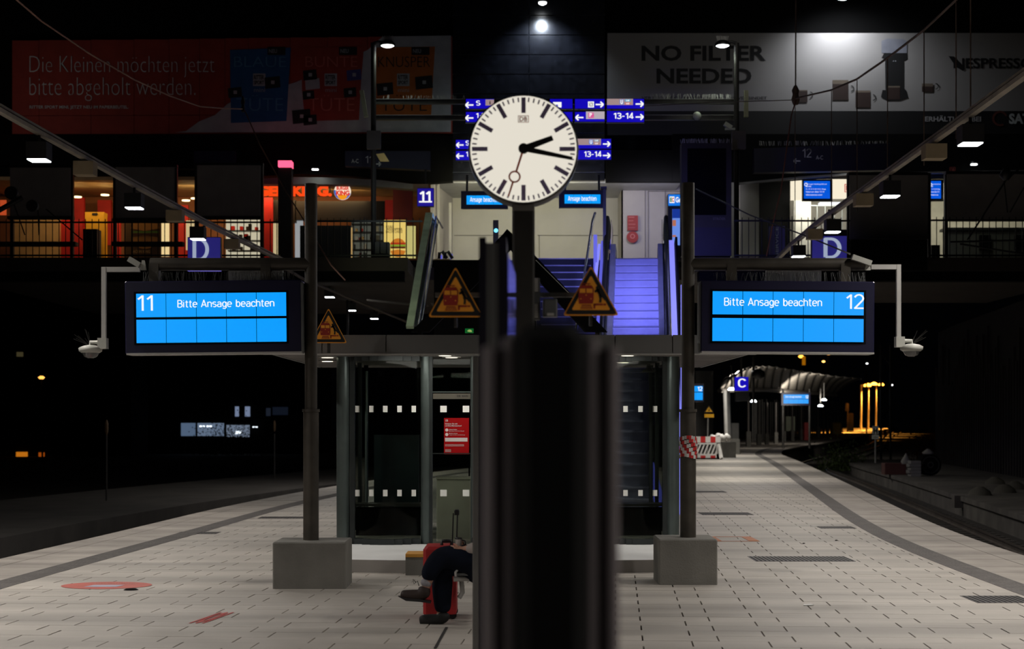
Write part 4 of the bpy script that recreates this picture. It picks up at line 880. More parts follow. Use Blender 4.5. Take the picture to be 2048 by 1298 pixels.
for y in (889, 891.5, 899, 901, 903): m_.flat(890, y, 890+(38 if y < 895 else 12), y+.7, D_)
m_.build('printed_text', t2)
# interior: timetable box, bench, blue reflecting cabinet
t3 = thing('ticket_cabinet', 'pale beige cabinet standing inside the shelter door', 'cabinet', (gx(908, 21.0), 21.2, .13)); m_ = MB(mat('cabinet_beige', (.62, .60, .50), .5)); m_.bbox((gx(873, 20.7), 20.7, .13), (gx(944, 20.7), 21.2, P(0, 958, 20.7)[2]), .01); m_.build('body', t3); MB(mat('cabinet_beige', 0)).box((gx(872, 20.7), 20.68, P(0, 958, 20.7)[2]), (gx(945, 20.7), 21.2, P(0, 955, 20.7)[2])).build('lid', t3)
t3 = thing('shelter_bench', 'dark bench inside the shelter behind the left curved glass', 'bench', (gx(780, 22), 22, .13))
for k in range(4): MB(steel_d).box((gx(712, 22), 21.7+k*.12, .53), (gx(850, 22), 21.8+k*.12, .56)).build('seat_slat', t3)
MB(blackmatt).box((gx(715, 22), 21.75, .13), (gx(846, 22), 22.1, .50)).build('base', t3)
t3 = thing('shelter_bench', 'dark bench inside the shelter behind the right glass', 'bench', (gx(1270, 22), 22, .13))
for k in range(4): MB(steel_d).box((gx(1225, 22), 21.7+k*.12, .53), (gx(1325, 22), 21.8+k*.12, .56)).build('seat_slat', t3)
MB(blackmatt).box((gx(1230, 22), 21.75, .13), (gx(1320, 22), 22.1, .50)).build('base', t3)
block('info_cabinet', 'tall teal panel inside the shelter behind the left glass', 'panel', 748, 870, 838, 1040, 22.6, mat('teal_panel', (.012, .026, .03), .4), .08)
m_ = MB(mat('column_steel', (.28, .33, .34), .35, .5)); m_.tube([(gx(722, 22.9), 22.9, .13), (gx(722, 22.9), 22.9, 2.4)], .022); m_.tube([(gx(733, 22.9), 22.9, .13), (gx(733, 22.9), 22.9, 2.4)], .022); one(m_, 'steel_bars', 'pair of slim steel bars at the left inside of the shelter', 'bars')
t3 = thing('pendant_lamp', 'small clear pendant lamp behind the right shelter glass', 'lamp', P(1297, 745, 22)); m_ = MB(chrome); m_.tube([P(1297, 720, 22), (P(1297, 0, 22)[0], 22, zb)], .008); m_.lathe(P(1297, 745, 22), [(.1, 0), (.08, .03), (.03, .06), (.025, .12)], 16); m_.build('shade', t3)

# ---------------------------------------------------------------- warning signs
def warn(x, y0, y1, w_, d, label, post=True, roll=0):
    t = thing('warning_sign', label, 'sign', P(x, y1, d)); h = y1-y0
    def tri(k, r=.0):
        cx_, cy_ = x, y1-h*.36; pts = []
        base = [(x, y0), (x+w_/2, y1), (x-w_/2, y1)]; out = []
        for i in range(3):
            p0, p1, p2 = base[i-1], base[i], base[(i+1) % 3]; rr = .06
            for f_ in (0, .25, .5, .75, 1):
                a = [p1[j]+(p0[j]-p1[j])*rr for j in (0, 1)]; b = [p1[j]+(p2[j]-p1[j])*rr for j in (0, 1)]
                out.append(((1-f_)**2*a[0]+2*f_*(1-f_)*p1[0]+f_*f_*b[0], (1-f_)**2*a[1]+2*f_*(1-f_)*p1[1]+f_*f_*b[1]))
        return [(cx_+(p[0]-cx_)*k, cy_+(p[1]-cy_)*k) for p in out]
    MB(orangep).ppoly(tri(1), d, .02).build('plate', t)
    m_ = MB(adblk); m_.pflat(tri(.93), d-.003); m_.m(orangep).pflat(tri(.70), d-.006); m_.build('black_border', t)
    s_ = w_/104; X = lambda u: x+u*s_; Y = lambda v_: y1-v_*s_
    rr_ = mat('sign_darkred', (.34, .02, .01), .6); m_ = MB(rr_); D_ = d-.009
    m_.pflat([(X(-22), Y(22)), (X(3), Y(22)), (X(5), Y(30)), (X(5), Y(50)), (X(1), Y(56)), (X(-18), Y(56)), (X(-23), Y(50)), (X(-23), Y(30))], D_)
    m_.flat(X(-18), Y(60), X(-1), Y(58.5), D_); m_.flat(X(-15), Y(58.5), X(-14), Y(56), D_); m_.flat(X(-5), Y(58.5), X(-4), Y(56), D_)
    m_.m(orangep).flat(X(-21), Y(50), X(-10.5), Y(42), D_-.002); m_.flat(X(-8.5), Y(50), X(3), Y(42), D_-.002)
    for q in (-19, 0): m_.disc(P(X(q), Y(31), D_-.002), 1.3*s_*d/F, 10)
    m_.disc(P(X(-9), Y(38), D_-.002), 1.2*s_*d/F, 10)
    m_.m(rr_).pflat([(X(-20), Y(12)), (X(3), Y(12)), (X(0), Y(20)), (X(-17), Y(20))], D_)
    for v_ in (14, 17): m_.m(orangep).flat(X(-19), Y(v_+.6), X(1), Y(v_-.4), D_-.002)
    m_.m(rr_); m_.flat(X(5), Y(22), X(22), Y(19), D_); m_.flat(X(23), Y(22), X(28), Y(19), D_); m_.flat(X(5), Y(22), X(8), Y(13), D_)
    m_.build('train_symbol', t)
    m_ = MB(adblk); r_ = 2.6*s_*d/F; m_.disc(P(X(11.5), Y(52), D_), r_, 12)
    for seg in (((11, 50), (14, 44)), ((13, 49), (19, 37)), ((11, 48), (17, 38)), ((17, 38), (24, 33)), ((24, 33), (27, 29)), ((16, 38), (18, 31)), ((12, 47), (20, 51)), ((12, 47), (7, 44)), ((18, 31), (17, 24))):
        a, b = P(X(seg[0][0]), Y(seg[0][1]), D_), P(X(seg[1][0]), Y(seg[1][1]), D_); n_ = (b-a).cross(V((0, 1, 0))).normalized()*2.0*s_*d/F; m_.add([a-n_, b-n_, b+n_, a+n_], [(0, 1, 2, 3)])
    m_.build('falling_figure', t)
    MB(steel_d).box((P(x-3, 0, d)[0], d+.02, P(0, y1+20, d)[2]), (P(x+3, 0, d)[0], d+.05, P(0, y0+20, d)[2])).build('bracket', t)
    return t
warn(911, 533, 634, 110, 8.9, 'orange warning triangle left of the clock column')
warn(1182, 531, 631, 112, 8.9, 'orange warning triangle right of the clock column, before the escalator')
w3 = warn(657, 616, 686, 74, 18.6, 'smaller orange warning triangle above the shelter roof beside the left pole')
# bracket arm and small grey box that carry the signs
t = thing('sign_bracket', 'grey bracket arm with a small grey control box beside the clock column', 'bracket', P(1100, 600, 9))
MB(greym).prect(870, 585, 1185, 594, 9.02, .03).build('arm', t); 
for y in (556, 608): MB(lightgrey).prect(1069, y, 1076, y+26, 8.95, .06).build('clamp', t)
MB(greym).prect(1067, 556, 1080, 640, 9.0, .03).build('clamp_plate', t)
m_ = MB(greym); m_.bbox(P(1086, 633, 8.9), (P(1115, 0, 8.9)[0], 9.0, P(0, 597, 8.9)[2]), .008); m_.m(lightgrey).prect(1094, 626, 1108, 631, 8.89, .01); m_.build('control_box', t)

# ---------------------------------------------------------------- clock
KD = 8.8; kc = P(1047, 298.5, KD); kr = 108*KD/F
t = thing('station_clock', 'round white lit double sided station clock on a dark column', 'clock', (kc.x, KD+.1, 0))
m_ = MB(mat('clock_case', (.012, .008, .008), .4)); m_.lathe(kc+V((0, .17, 0)), [(kr*.98, 0), (kr*1.025, .02), (kr*1.025, .15), (kr*1.0, .175), (kr*.97, .176)], 64, 'y'); m_.build('case', t)
face = E('clock_face', 'ece5d6', .92); m_ = MB(face); m_.lathe(kc+V((0, .02, 0)), [(kr*.985, .0), (kr*.985, .028)], 64, 'y'); m_.build('dial', t)
tick = mat('clock_tick', (.34, .27, .52), .6)
for k in range(60):
    a = math.radians(6*k); L, W = (.29, .040) if k % 5 == 0 else (.085, .014); m_ = MB(tick); u = V((math.sin(a), 0, math.cos(a))); n_ = V((math.cos(a), 0, -math.sin(a)))
    R1 = kr*.955; R0 = R1-kr*L; y = V((0, -.0095, 0)); c = kc+y
    m_.add([c+u*R0-n_*W*kr, c+u*R0+n_*W*kr, c+u*R1+n_*W*kr, c+u*R1-n_*W*kr], [(0, 1, 2, 3)[::-1]]); m_.build('hour_mark' if k % 5 == 0 else 'minute_mark', t)
def hand(name, ang, L, back, w0, w1, mm, yo, ring=None):
    a = math.radians(ang); u = V((math.sin(a), 0, math.cos(a))); n_ = V((math.cos(a), 0, -math.sin(a))); c = kc+V((0, yo, 0)); m_ = MB(mm)
    if ring:
        m_.prism([c-u*kr*back-n_*w0*kr, c+u*(ring[0]-ring[1])*kr-n_*w1*kr, c+u*(ring[0]-ring[1])*kr+n_*w1*kr, c-u*kr*back+n_*w0*kr], (0, -.004, 0))
        m_.prism([c+u*(ring[0]+ring[1])*kr-n_*w1*kr, c+u*L*kr-n_*w1*.8*kr, c+u*L*kr+n_*w1*.8*kr, c+u*(ring[0]+ring[1])*kr+n_*w1*kr], (0, -.004, 0)); m_.disc(c+u*ring[0]*kr+V((0, -.004, 0)), ring[1]*kr*1.08, 30, ring[1]*kr*.78)
    else: m_.prism([c-u*kr*back-n_*w0*kr, c+u*L*kr-n_*w1*kr, c+u*L*kr+n_*w1*kr, c-u*kr*back+n_*w0*kr], (0, -.005, 0))
    return m_.build(name, t)
hm = mat('hand_black', (.01, .01, .01), .5)
hand('hour_hand', 69.5, .575, .0, .062, .048, hm, -.014); hand('minute_hand', 101.5, .92, .0, .052, .030, hm, -.02)
hand('second_hand', 197.5, .93, .0, .020, .018, mat('hand_red', (.85, .10, .03), .5), -.027, (.55, .105))
m_ = MB(hm); m_.lathe(kc+V((0, -.012, 0)), [(.095*kr, 0), (.095*kr, .022)], 24, 'y'); m_.build('hub', t)
m_ = MB(mat('logo_dullred', (.95, .13, .07), .6)); D_ = KD-.011
for a in ((1036, 231, 1057.5, 232.3), (1036, 243.7, 1057.5, 245), (1036, 231, 1037.3, 245), (1056.2, 231, 1057.5, 245)): m_.flat(*a, D_)
m_.text('DB', 1039, 233.5, 1054.5, 242.5, D_, .03); m_.build('logo', t)
m_ = MB(steel_d); cx = P(1047, 0, KD)[0]; m_.bbox((cx-.062, KD+.03, 0), (cx+.062, KD+.15, kc.z-kr+.01), .012); m_.build('column', t)
m_ = MB(mat('clock_neck', (.16, .15, .14), .5)); m_.box((cx-.060, KD+.025, P(0, 420, KD)[2]), (cx+.060, KD+.155, kc.z-kr+.03)); m_.build('neck', t)

# ---------------------------------------------------------------- near blurred totem and display case
ND = 2.25; dk = mat('totem_black', (.004, .004, .004), .8, spec=.15); gt = mat('totem_grey', (.17, .145, .15), .6, .1, var=.1)
t = thing('steel_totem', 'blurred dark totem close to the camera with grey rounded edges', 'totem', (P(1102, 0, ND)[0], ND+.1, 0))
def nx(x, d=ND): return P(x, 0, d)[0]
m_ = MB(dk); m_.bbox((nx(1030), ND, 0), (nx(1176), ND+.5, P(0, 648, ND)[2]), .02); m_.build('core', t)
for x, r, ytop in ((984, .0145, 690), (1022, .012, 672), (1184, .012, 672), (1226, .0125, 690)):
    MB(gt).tube([(nx(x), ND+.06, 0), (nx(x), ND+.06, P(0, ytop, ND)[2])], r, 16).build('edge_tube', t)
m_ = MB(dk); m_.box((nx(965), ND+.09, 0), (nx(1240), ND+.45, P(0, 700, ND+.09)[2])); m_.build('rear_body', t)
VD = 5.6
t = thing('display_case', 'tall narrow display case seen edge on, left of the clock column', 'display case', (nx(995, VD), VD+.5, 0))
zt_ = P(0, 474, VD)[2]
m_ = MB(mat('case_dark', (.008, .007, .014), .35)); m_.box((nx(958, VD), VD, 0), (nx(972, VD), VD+1.2, zt_)); m_.build('frame_left', t)
m_ = MB(mat('case_grey', (.10, .10, .10), .5, .2)); m_.box((nx(972, VD), VD+.01, 0), (nx(998, VD), VD+1.2, P(0, 485, VD)[2])); m_.build('edge_face', t)
m_ = MB(mat('case_dark', 0)); m_.box((nx(998, VD), VD, 0), (nx(1014, VD), VD+1.2, zt_)); m_.build('frame_right', t)
m_ = MB(mat('case_gloss', (.45, .42, .5), .08, 1.0, var=.9, scale=30)); m_.prism([(nx(1014, VD), VD+.02, 0), (nx(1014, VD)+.0285, VD+.9, 0), (nx(1014, VD)+.0285, VD+.9, zt_-.05), (nx(1014, VD), VD+.02, zt_-.05)], (.004, 0, 0)); m_.build('glass_door', t)
TD = 10.4
t = thing('timetable_case', 'slim grey timetable case seen edge on in front of the bench', 'display case', (nx(952, TD), TD+.4, 0))
m_ = MB(mat('case_grey2', (.12, .115, .11), .45, .3)); m_.bbox((nx(945, TD), TD, 0), (nx(957, TD), TD+.9, P(0, 712, TD)[2]), .006); m_.build('edge_post', t)
MB(blackmatt).box((nx(957.5, TD), TD+.01, 0), (nx(961, TD), TD+.9, P(0, 712, TD)[2])).build('seal', t)
MB(gt).box((nx(961, TD), TD+.01, 0), (nx(1000, TD), TD+.9, P(0, 705, TD)[2])).build('door', t)

# ---------------------------------------------------------------- main display boards on poles
def pole(x, xb0, xb1, yb, ytop, pw, label, tape=False):
    d = 5440/(yb-HY); x0, x1 = P(xb0, 0, d)[0], P(xb1, 0, d)[0]; dep = .66; cx_ = P(x, 0, d+.33)[0]
    t = thing('display_pole', label, 'pole', (cx_, d+.33, 0))
    m_ = MB(concrete); m_.bbox((x0, d, 0), (x1, d+dep, .47), .012); m_.build('plinth', t, label='grey concrete plinth block')
    MB(polem).tube([(cx_, d+.33, .47), (cx_, d+.33, P(0, ytop, d+.33)[2])], pw/2, 20).build('pole', t)
    MB(polem).tube([(cx_, d+.33, .47), (cx_, d+.33, P(0, 822, d+.33)[2])], pw/2+.016, 20).build('sleeve', t)
    MB(polem).lathe((cx_, d+.33, P(0, 824, d+.33)[2]), [(pw/2+.026, 0), (pw/2+.026, .03)], 20).build('collar', t)
    return t, cx_, d+.33
tl, lx, ld = pole(622, 545, 691, 1178, 368, .128, 'left round steel pole carrying the platform 11 display')
tr, rx, rd = pole(1376, 1318, 1435, 1170, 366, .136, 'right round steel pole carrying the platform 12 display')
# tape wrap
tp = thing('barrier_tape', 'red and white barrier tape wrapped round the right pole', 'tape', (rx, rd, P(0, 915, rd)[2]))
m_ = MB(mat('tape_red', (.55, .02, .02), .5)); zA, zB = P(0, 915, rd)[2], P(0, 873, rd)[2]; rw = .136/2+.02
wt = mat('tape_white', (.62, .6, .58), .5); n_ = 24
for i in range(6):
    for k in range(n_):
        a0, a1 = 2*math.pi*k/n_, 2*math.pi*(k+1)/n_; z0 = zA+(zB-zA)*i/6; z1 = zA+(zB-zA)*(i+1)/6; sk = .012*math.sin(a0*2+i)
        m_.m(MATS['tape_red'] if ((k+i) // 2) % 2 else wt); r_ = rw+.004*((i*7+k) % 3)
        m_.add([(rx+r_*math.cos(a0), rd+r_*math.sin(a0), z0+sk), (rx+r_*math.cos(a1), rd+r_*math.sin(a1), z0+sk), (rx+r_*math.cos(a1), rd+r_*math.sin(a1), z1+sk), (rx+r_*math.cos(a0), rd+r_*math.sin(a0), z1+sk)], [(0, 1, 2, 3)])
m_.build('tape_band', tp)
def board(x0, y0, x1, y1, xs, rows, num, nb, txt, tb, d, roll, label, side, pt, cx_):
    t = thing('departure_display', label, 'display', P((x0+x1)/2, y1, d)); c = P((x0+x1)/2, (y0+y1)/2, d)
    def fin(mb, name, **k): return mb.rot(c, roll).build(name, t, **k)
    fin(MB(navy).bbox(P(x0, y1, d), (P(x1, 0, d)[0], d+.28, P(0, y0, d)[2]), .01), 'casing')
    m_ = MB(lightgrey); m_.box(P(x0+2, y1-.5, d-.005), (P(x1, 0, d)[0], d+.28, P(0, y1+3, d)[2])); fin(m_, 'bottom_edge')
    inner = x1 if side < 0 else x0; m_ = MB(greym); a = P(inner, y0+4, d)[0]; m_.box((a-.005, d-.004, P(0, y1, d)[2]), (a+.012*(-side)+.005, d+.28, P(0, y0+6, d)[2])); fin(m_, 'side_edge')
    m_ = MB(blackmatt); m_.prect(xs[0]-4, rows[0][0]-4, xs[-1]+4, rows[-1][1]+4, d-.004, .01); fin(m_, 'screen_mask')
    for r in rows:
        for i in range(5): fin(MB(bluescr).prect(xs[i]+.7, r[0], xs[i+1]-.7, r[1], d-.016, .014), 'display_pane')
    m_ = MB(scrwhite); m_.stext(txt, *tb, d-.02, .06); fin(m_, 'message_text'); m_ = MB(scrwhite); m_.stext(num, *nb, d-.02, .055); fin(m_, 'platform_number')
    spikes(x0+30, x1-15, y0+1, d+.05, .1, t, 150, MATS['grey_metal'])
    # arm back to pole
    ya = 528; m_ = MB(polem); a = P(x0+50 if side < 0 else x1-20, ya, d+.12); m_.tube([(a.x, d+.15, a.z), (cx_, d+.15, a.z)], .065, 12); m_.build('arm', t)
    for xx in ((x0+60, x1-70) if side < 0 else (x0+60, x1-60)): q = P(xx, 0, d+.15)[0]; MB(polem).box((q-.05, d+.08, P(0, y0+2, d)[2]), (q+.05, d+.2, a.z)).build('hanger', t)
    return t
dl, dr = ld-.15, rd-.15
BL = board(250, 561, 603, 705, [272, 332, 392.6, 452.6, 512.6, 573], [(586, 633), (638, 684.5)], '11', (275, 589, 306, 620), 'Bitte Ansage beachten', (355, 599, 549, 618), dl, -.0105, 'large blue platform 11 display on the left pole', -1, tl, lx)
BR = board(1402, 562, 1749, 704, [1424.6, 1485.5, 1546, 1607, 1667.8, 1728], [(583.5, 629.5), (637, 683)], '12', (1692, 587, 1728, 617), 'Bitte Ansage beachten', (1448, 596, 1644, 616), dr, .0075, 'large blue platform 12 display on the right pole', 1, tr, rx)
m_ = MB(mat('plate_pale', (.85, .85, .88), .5)); m_.prect(457, 537, 535, 562, dl+.22, .03); m_.prect(543, 537, 566, 562, dl+.22, .03); one(m_, 'backing_plate', 'pale ribbed metal plate behind the spikes of the left display', 'plate')
m_ = MB(mat('plate_pale', 0)); m_.prect(1532, 536, 1643, 563, dr+.22, .03); one(m_, 'backing_plate', 'pale ribbed metal plate behind the spikes of the right display', 'plate')
m_ = MB(lampw); m_.prect(1546, 554, 1566, 557, dr+.3, .05); one(m_, 'strip_light', 'tiny white light just above the right display', 'lamp')
# cctv sets
def cctv(xa, xv, xd, s, d, lab, yt, yb):
    t = thing('camera_bracket', lab, 'camera', P(xv, yb, d)); wm = mat('cctv_white', (.42, .42, .38), .5)
    m_ = MB(lightgrey); a, b = P(xa, yt, d), P(xv, yt, d); m_.bar((a.x, d, a.z), (b.x, d, b.z), .04, .05); m_.bar((b.x, d, b.z+.025), (b.x, d, P(0, yb-10, d)[2]), .045, .045, up=(0, 1, 0)); m_.build('bracket_pipe', t)
    q = P(xv+s*2, yb-5, d); MB(wm).box((q.x-.045, d-.05, q.z-.055), (q.x+.045, d+.05, q.z+.055)).build('junction_box', t)
    q2 = P(xd, yb+8, d); m_ = MB(wm); m_.tube([(q.x, d, q.z+.01), (q2.x, d, q.z+.01), (q2.x, d, q2.z+.02)], .022); m_.build('dome_arm', t)
    m_ = MB(wm); m_.lathe((q2.x, d, q2.z-.03), [(.09, -.0), (.115, .015), (.12, .05), (.08, .07), (.03, .08)], 24); m_.build('dome_housing', t)
    m_ = MB(mat('dome_glass', (.12, .12, .12), .1, .3)); m_.lathe((q2.x, d, q2.z-.03), [(.03, -.055), (.065, -.04), (.088, -.0)], 24); m_.build('dome', t)
    # box camera on top
    k = P(xa-s*(-2), 524, d-.05); m_ = MB(wm); m_.bar(P(xa+s*22, 518 if s < 0 else 518, d-.08) if s < 0 else P(xa-s*38, 514, d-.08), P(xa-s*(-0), 531, d-.08) if s < 0 else P(xa, 527, d-.08), .07, .055)
    m_.build('box_camera', t)
    c = P(xa-s*6 if s > 0 else xa+s*(-6), 540, d-.08); m_ = MB(wm); m_.add([c+V((-.03, 0, -.0)), c+V((.03, 0, 0)), c+V((.012, 0, .1)), c+V((-.012, 0, .1))], [(0, 1, 2, 3)]); m_.add([c+V((-.03, .03, -.0)), c+V((.03, .03, 0)), c+V((.012, .03, .1)), c+V((-.012, .03, .1))], [(3, 2, 1, 0)]); m_.build('camera_foot', t)
    mb = MB(steel_d)
    for k in range(9): mb.tube([(q2.x, d, q2.z+.04), (q2.x+s*random.uniform(0.02, .2), d, q2.z+random.uniform(.1, .22))], .0018, 3, False)
    mb.build('bird_spikes', t, kind='stuff')
    return t
def cctv2(side):
    s = side; d = ld if s < 0 else rd
    return cctv(280 if s < 0 else 1742, 208 if s < 0 else 1797, 181 if s < 0 else 1823, s, d, 'white camera bracket with dome camera '+('left of the platform 11 display' if s < 0 else 'right of the platform 12 display'), 539 if s < 0 else 534, 692 if s < 0 else 689)
cctv2(-1); cctv2(1)

# ---------------------------------------------------------------- lighting trays with lamps
trunk = mat('tray_metal', (.46, .41, .34), .6, .2, var=.2); junc = mat('junction_tan', (.5, .4, .26), .7)
lampb = mat('lamp_box', (.02, .02, .022), .6)
def lampx(side, d):   # plan position of the lamp row
    return float(np.interp(d, [0, 15, 20.4, 25, 29.3, 37, 43, 48.4, 52.3], [-6.3, -6.15, -6.03, -5.9, -5.75, -5.3, -4.9, -4.85, -4.5])) if side < 0 else float(np.interp(d, [0, 15, 19.2, 23.7, 28.2, 32.4, 37, 46, 60, 80, 100], [5.2, 5.4, 5.5, 5.6, 5.65, 5.8, 6.06, 7.1, 8.9, 11.2, 15.0]))
def lamp(side, d, z, label, grp=None, p=LAMP_W, group=None):
    x = lampx(side, d); t = thing('hanging_lamp', label, 'lamp', (x, d, z), group)
    m_ = MB(lampb); m_.box((x-.13, d-.13, z+.015), (x+.13, d+.13, z+.23)); m_.build('housing', t)
    m_ = MB(lampw); m_.box((x-.118, d-.12, z), (x+.118, d+.12, z+.014)); m_.build('diffuser', t)
    m_ = MB(steel_d); m_.tube([(x, d, z+.23), (x, d, z+.33)], .02); m_.build('hanger', t)
    light('AREA', 'hanging_lamp_light', (x, d, z-.01), p, (1, .94, .87), .26, (x, d, 0), spread=180 if d > 18 else 150)
    if 40 < d < 55: MB(steel_d).tube([(x, d, z+.33), (x, d, 5.3)], .02, 6).build('hanger', t)
Ld = [(20.4, 'leftmost lamp hanging under the left tray'), (25, 'second lamp from the left under the left tray'), (29.3, 'third lamp from the left, above the blue D sign')]
Rd = [(19.2, 'rightmost lamp hanging under the right tray'), (23.7, 'second lamp from the right, before the grey board back'), (28.2, 'lamp above the blue D sign on the right'), (32.4, 'small lamp left of the right D sign'), (37, 'lamp under the gallery edge on the right')]
for d, l_ in Ld: lamp(-1, d, 5.0, l_)
for d, l_ in Rd: lamp(1, d, 5.0, l_)
for k, d in enumerate((43, 48.4, 52.3)): lamp(-1, d, (4.99, 5.0, 5.0)[k], ('first', 'second', 'third')[k]+' lamp from the left in the dark below the gallery')
for d in (16, 11.5, 7, 2.5, -2):
    pw = LAMP_W*(1.7 if d < 4 else 1.15); lamp(-1, d, 5.0, 'lamp of the left row outside the picture', p=pw, group='left lamp row near the camera'); lamp(1, d-.5, 5.0, 'lamp of the right row outside the picture', p=pw, group='right lamp row near the camera')
for k, d in enumerate((46, 56, 66, 76, 88)):
    light('AREA', 'canopy_row_light', (lampx(1, d)-.5, d, 4.6), 170, (1, .95, .86), .5, (lampx(1, d)-.5, d, 0), spread=150)
for side, dmax in ((-1, 37.5), (1, 37.5)):
    t = thing('lighting_tray', ('left' if side < 0 else 'right')+' metal cable tray receding towards the gallery', 'cable tray', (lampx(side, 20), 20, 5.2))
    pts = [(lampx(side, d), d, 5.36) for d in (0, 8, 15, 20, 25, 30, 34, dmax)]
    m_ = MB(trunk)
    for a, b in zip(pts, pts[1:]): m_.bar(a, b, .08, .05); m_.bar((a[0], a[1], a[2]+.07), (b[0], b[1], b[2]+.07), .03, .03)
    m_.build('tray', t)
    for d in ((22.4, 27.6, 32) if side < 0 else (21, 25.6, 30.3)):
        MB(junc).box((lampx(side, d)-.14, d-.12, 5.12), (lampx(side, d)+.14, d+.12, 5.31)).build('junction_box', t)
# right catenary with droppers
t = thing('suspension_cable', 'sagging cable with vertical wires holding the right cable tray', 'cable', (5.6, 25, 5.4))
cp = [((1590, 197), 33.5), ((1663, 180), 30.5), ((1714, 158), 28.3), ((1775, 116), 25.9), ((1848, 60), 23.2), ((1912, 0), 21)]
w3d = [P(x, y, d) for (x, y), d in cp]+[P(2000, -90, 18.6)]
MB(cable_m).tube(w3d, .018, 6).build('cable', t)
for (x, y), d in cp: MB(cable_m).tube([P(x, y, d), V((P(x, y, d).x, d, 5.39))], .009, 5).build('dropper', t)
MB(cable_m).tube([P(1941, -30, 20), P(1941, 120, 20), V((P(1941, 0, 20).x, 20, 5.39))], .010, 5).build('dropper', t)
m_ = MB(cable_m); m_.tube([P(1592, -40, 33.5), P(1591, 195, 33.5)], .016, 6); m_.lathe(P(1591, 200, 33.5), [(.05, -.1), (.09, 0), (.06, .12), (.08, .2), (.03, .3)], 12); m_.build('insulator_rod', t)
m_ = MB(mat('red_cable', (.16, .05, .04), .7)); m_.tube([P(1592, 200, 33.4), P(1583, 230, 33.4), P(1570, 320, 33.6), P(1562, 380, 34), P(1545, 450, 35), P(1533, 512, 36)], .014, 6); m_.build('red_cable', t)
m_ = MB(cable_m); m_.tube([P(1288, 212, 39.6), P(1420, 205, 38), P(1590, 200, 33.6)], .010, 5); m_.build('stay_wire', t)
m_ = MB(steel_d); m_.tube([P(1392, 378, 37.5), P(1500, 430, 34), P(1620, 475, 31), P(1700, 508, 29)], .014, 6); m_.build('lower_wire', t)
t = thing('suspension_cable', 'thin sagging cable crossing the red billboard', 'cable', P(300, 180, 30))
MB(mat('brown_cable', (.5, .27, .2), .7)).tube([P(x, y, d) for x, y, d in ((20, -12, 22), (80, 40, 23.5), (180, 108, 26), (270, 160, 28), (340, 192, 30), (400, 213, 32), (450, 217, 34), (485, 218, 36))], .014, 6).build('cable', t)
MB(mat('brown_cable', 0)).tube([P(x, y, d) for x, y, d in ((490, 222, 36), (520, 290, 35), (570, 380, 34), (620, 460, 33), (662, 530, 32), (690, 560, 31.5))], .014, 6).build('cable', t)
MB(black).lathe(P(486, 215, 36), [(.03, -.1), (.05, -.03), (.03, .05), (.05, .12), (.02, .25)], 10).build('insulator', t)
# overhead line equipment silhouettes at left and right edges
t = thing('overhead_line_arm', 'black silhouette of pulleys and wires before the far left board back', 'line equipment', P(60, 400, 30))
m_ = MB(black); m_.lathe(P(23, 386, 30), [(.12, -.05), (.13, 0), (.12, .05)], 16, 'y'); m_.lathe(P(65, 412, 30), [(.11, -.05), (.12, 0), (.11, .05)], 16, 'y'); m_.tube([P(-10, 425, 30), P(45, 395, 30)], .05); m_.build('pulleys', t)
m_ = MB(black); m_.tube([P(25, 400, 30), P(50, 470, 30)], .012, 5); m_.tube([P(92, 418, 30), P(165, 480, 30)], .012, 5); m_.tube([P(76, 420, 30), P(78, 470, 30)], .012, 5); m_.build('wires', t)
t = thing('overhead_line_arm', 'black silhouette of wires and bracket before the far right board back', 'line equipment', P(1960, 480, 30))
m_ = MB(black); m_.tube([P(2048, 330, 30), P(2012, 360, 30), P(1935, 480, 30)], .018, 5); m_.tube([P(2008, 362, 30), P(2015, 425, 30)], .012, 5); m_.tube([P(2048, 375, 30), P(2020, 425, 30)], .012, 5); m_.build('wires', t)
m_ = MB(black); m_.tube([P(1900, 484, 30), P(2060, 480, 30)], .02, 6); m_.tube([P(1920, 488, 30), P(2060, 510, 30)], .02, 6); m_.lathe(P(2012, 350, 30), [(.05, -.1), (.13, 0), (.05, .12)], 10); m_.build('bracket', t)

# D signs and C sign
def letter_sign(x0, y0, x1, y1, d, let, label, lit, black_top=0, tx=None):
    t = thing('section_sign', label, 'sign', P((x0+x1)/2, y1, d)); MB(navy).prect(x0, y0, x1, y1, d, .16).build('casing', t)
    MB(lit).prect(x0+.6, y0+black_top, x1-.6, y1-.6, d-.012, .02).build('lit_face', t)
    m_ = MB(E('letter_pale', 'c0cce8', .6) if let == 'D' else signwhite); m_.stext(let, *(tx or (x0+12, y0+8, x1-12, y1-8)), d-.03, .075); m_.build('letter', t)
    return t
dlit = mat('d_sign_blue', (.05, .05, .2), .5, emit='2c2880', st=.6)
t = letter_sign(375, 474, 441, 521, 32, 'D', 'blue sign with a large D above the left display', dlit, 1, (385, 476, 418, 522))
m_ = MB(mat('d_violet', (.2, .18, .5), .5, emit='6a62c8', st=.7)); m_.prect(375, 538, 441, 542, 32, .1); m_.build('lower_edge', t)
MB(black).tube([P(408, 474, 32.1), V((P(408, 0, 32.1).x, 32.1, 5.6))], .03).build('hanger', t)
t = letter_sign(1624, 459, 1694, 523, 32.6, 'D', 'blue sign with a large D above the right display', dlit, 13, (1647, 475, 1683, 517))
MB(black).tube([P(1659, 459, 32.7), V((P(1659, 0, 32.7).x, 32.7, 6.0))], .03).build('hanger', t)
block('control_box', 'black box left above the right D sign', 'box', 1624, 463, 1647, 475, 32.4, black, .2)
t = letter_sign(1469, 754, 1497, 782, 62, 'C', 'lit blue sign with white C above the distant platform', signblue, 0, (1476, 757, 1492, 775))
MB(black).prect(1471, 783, 1498, 802, 62, .3).build('lower_box', t); MB(steel_d).tube([P(1483, 754, 62.1), P(1483, 712, 62.1)], .05).build('hanger', t)
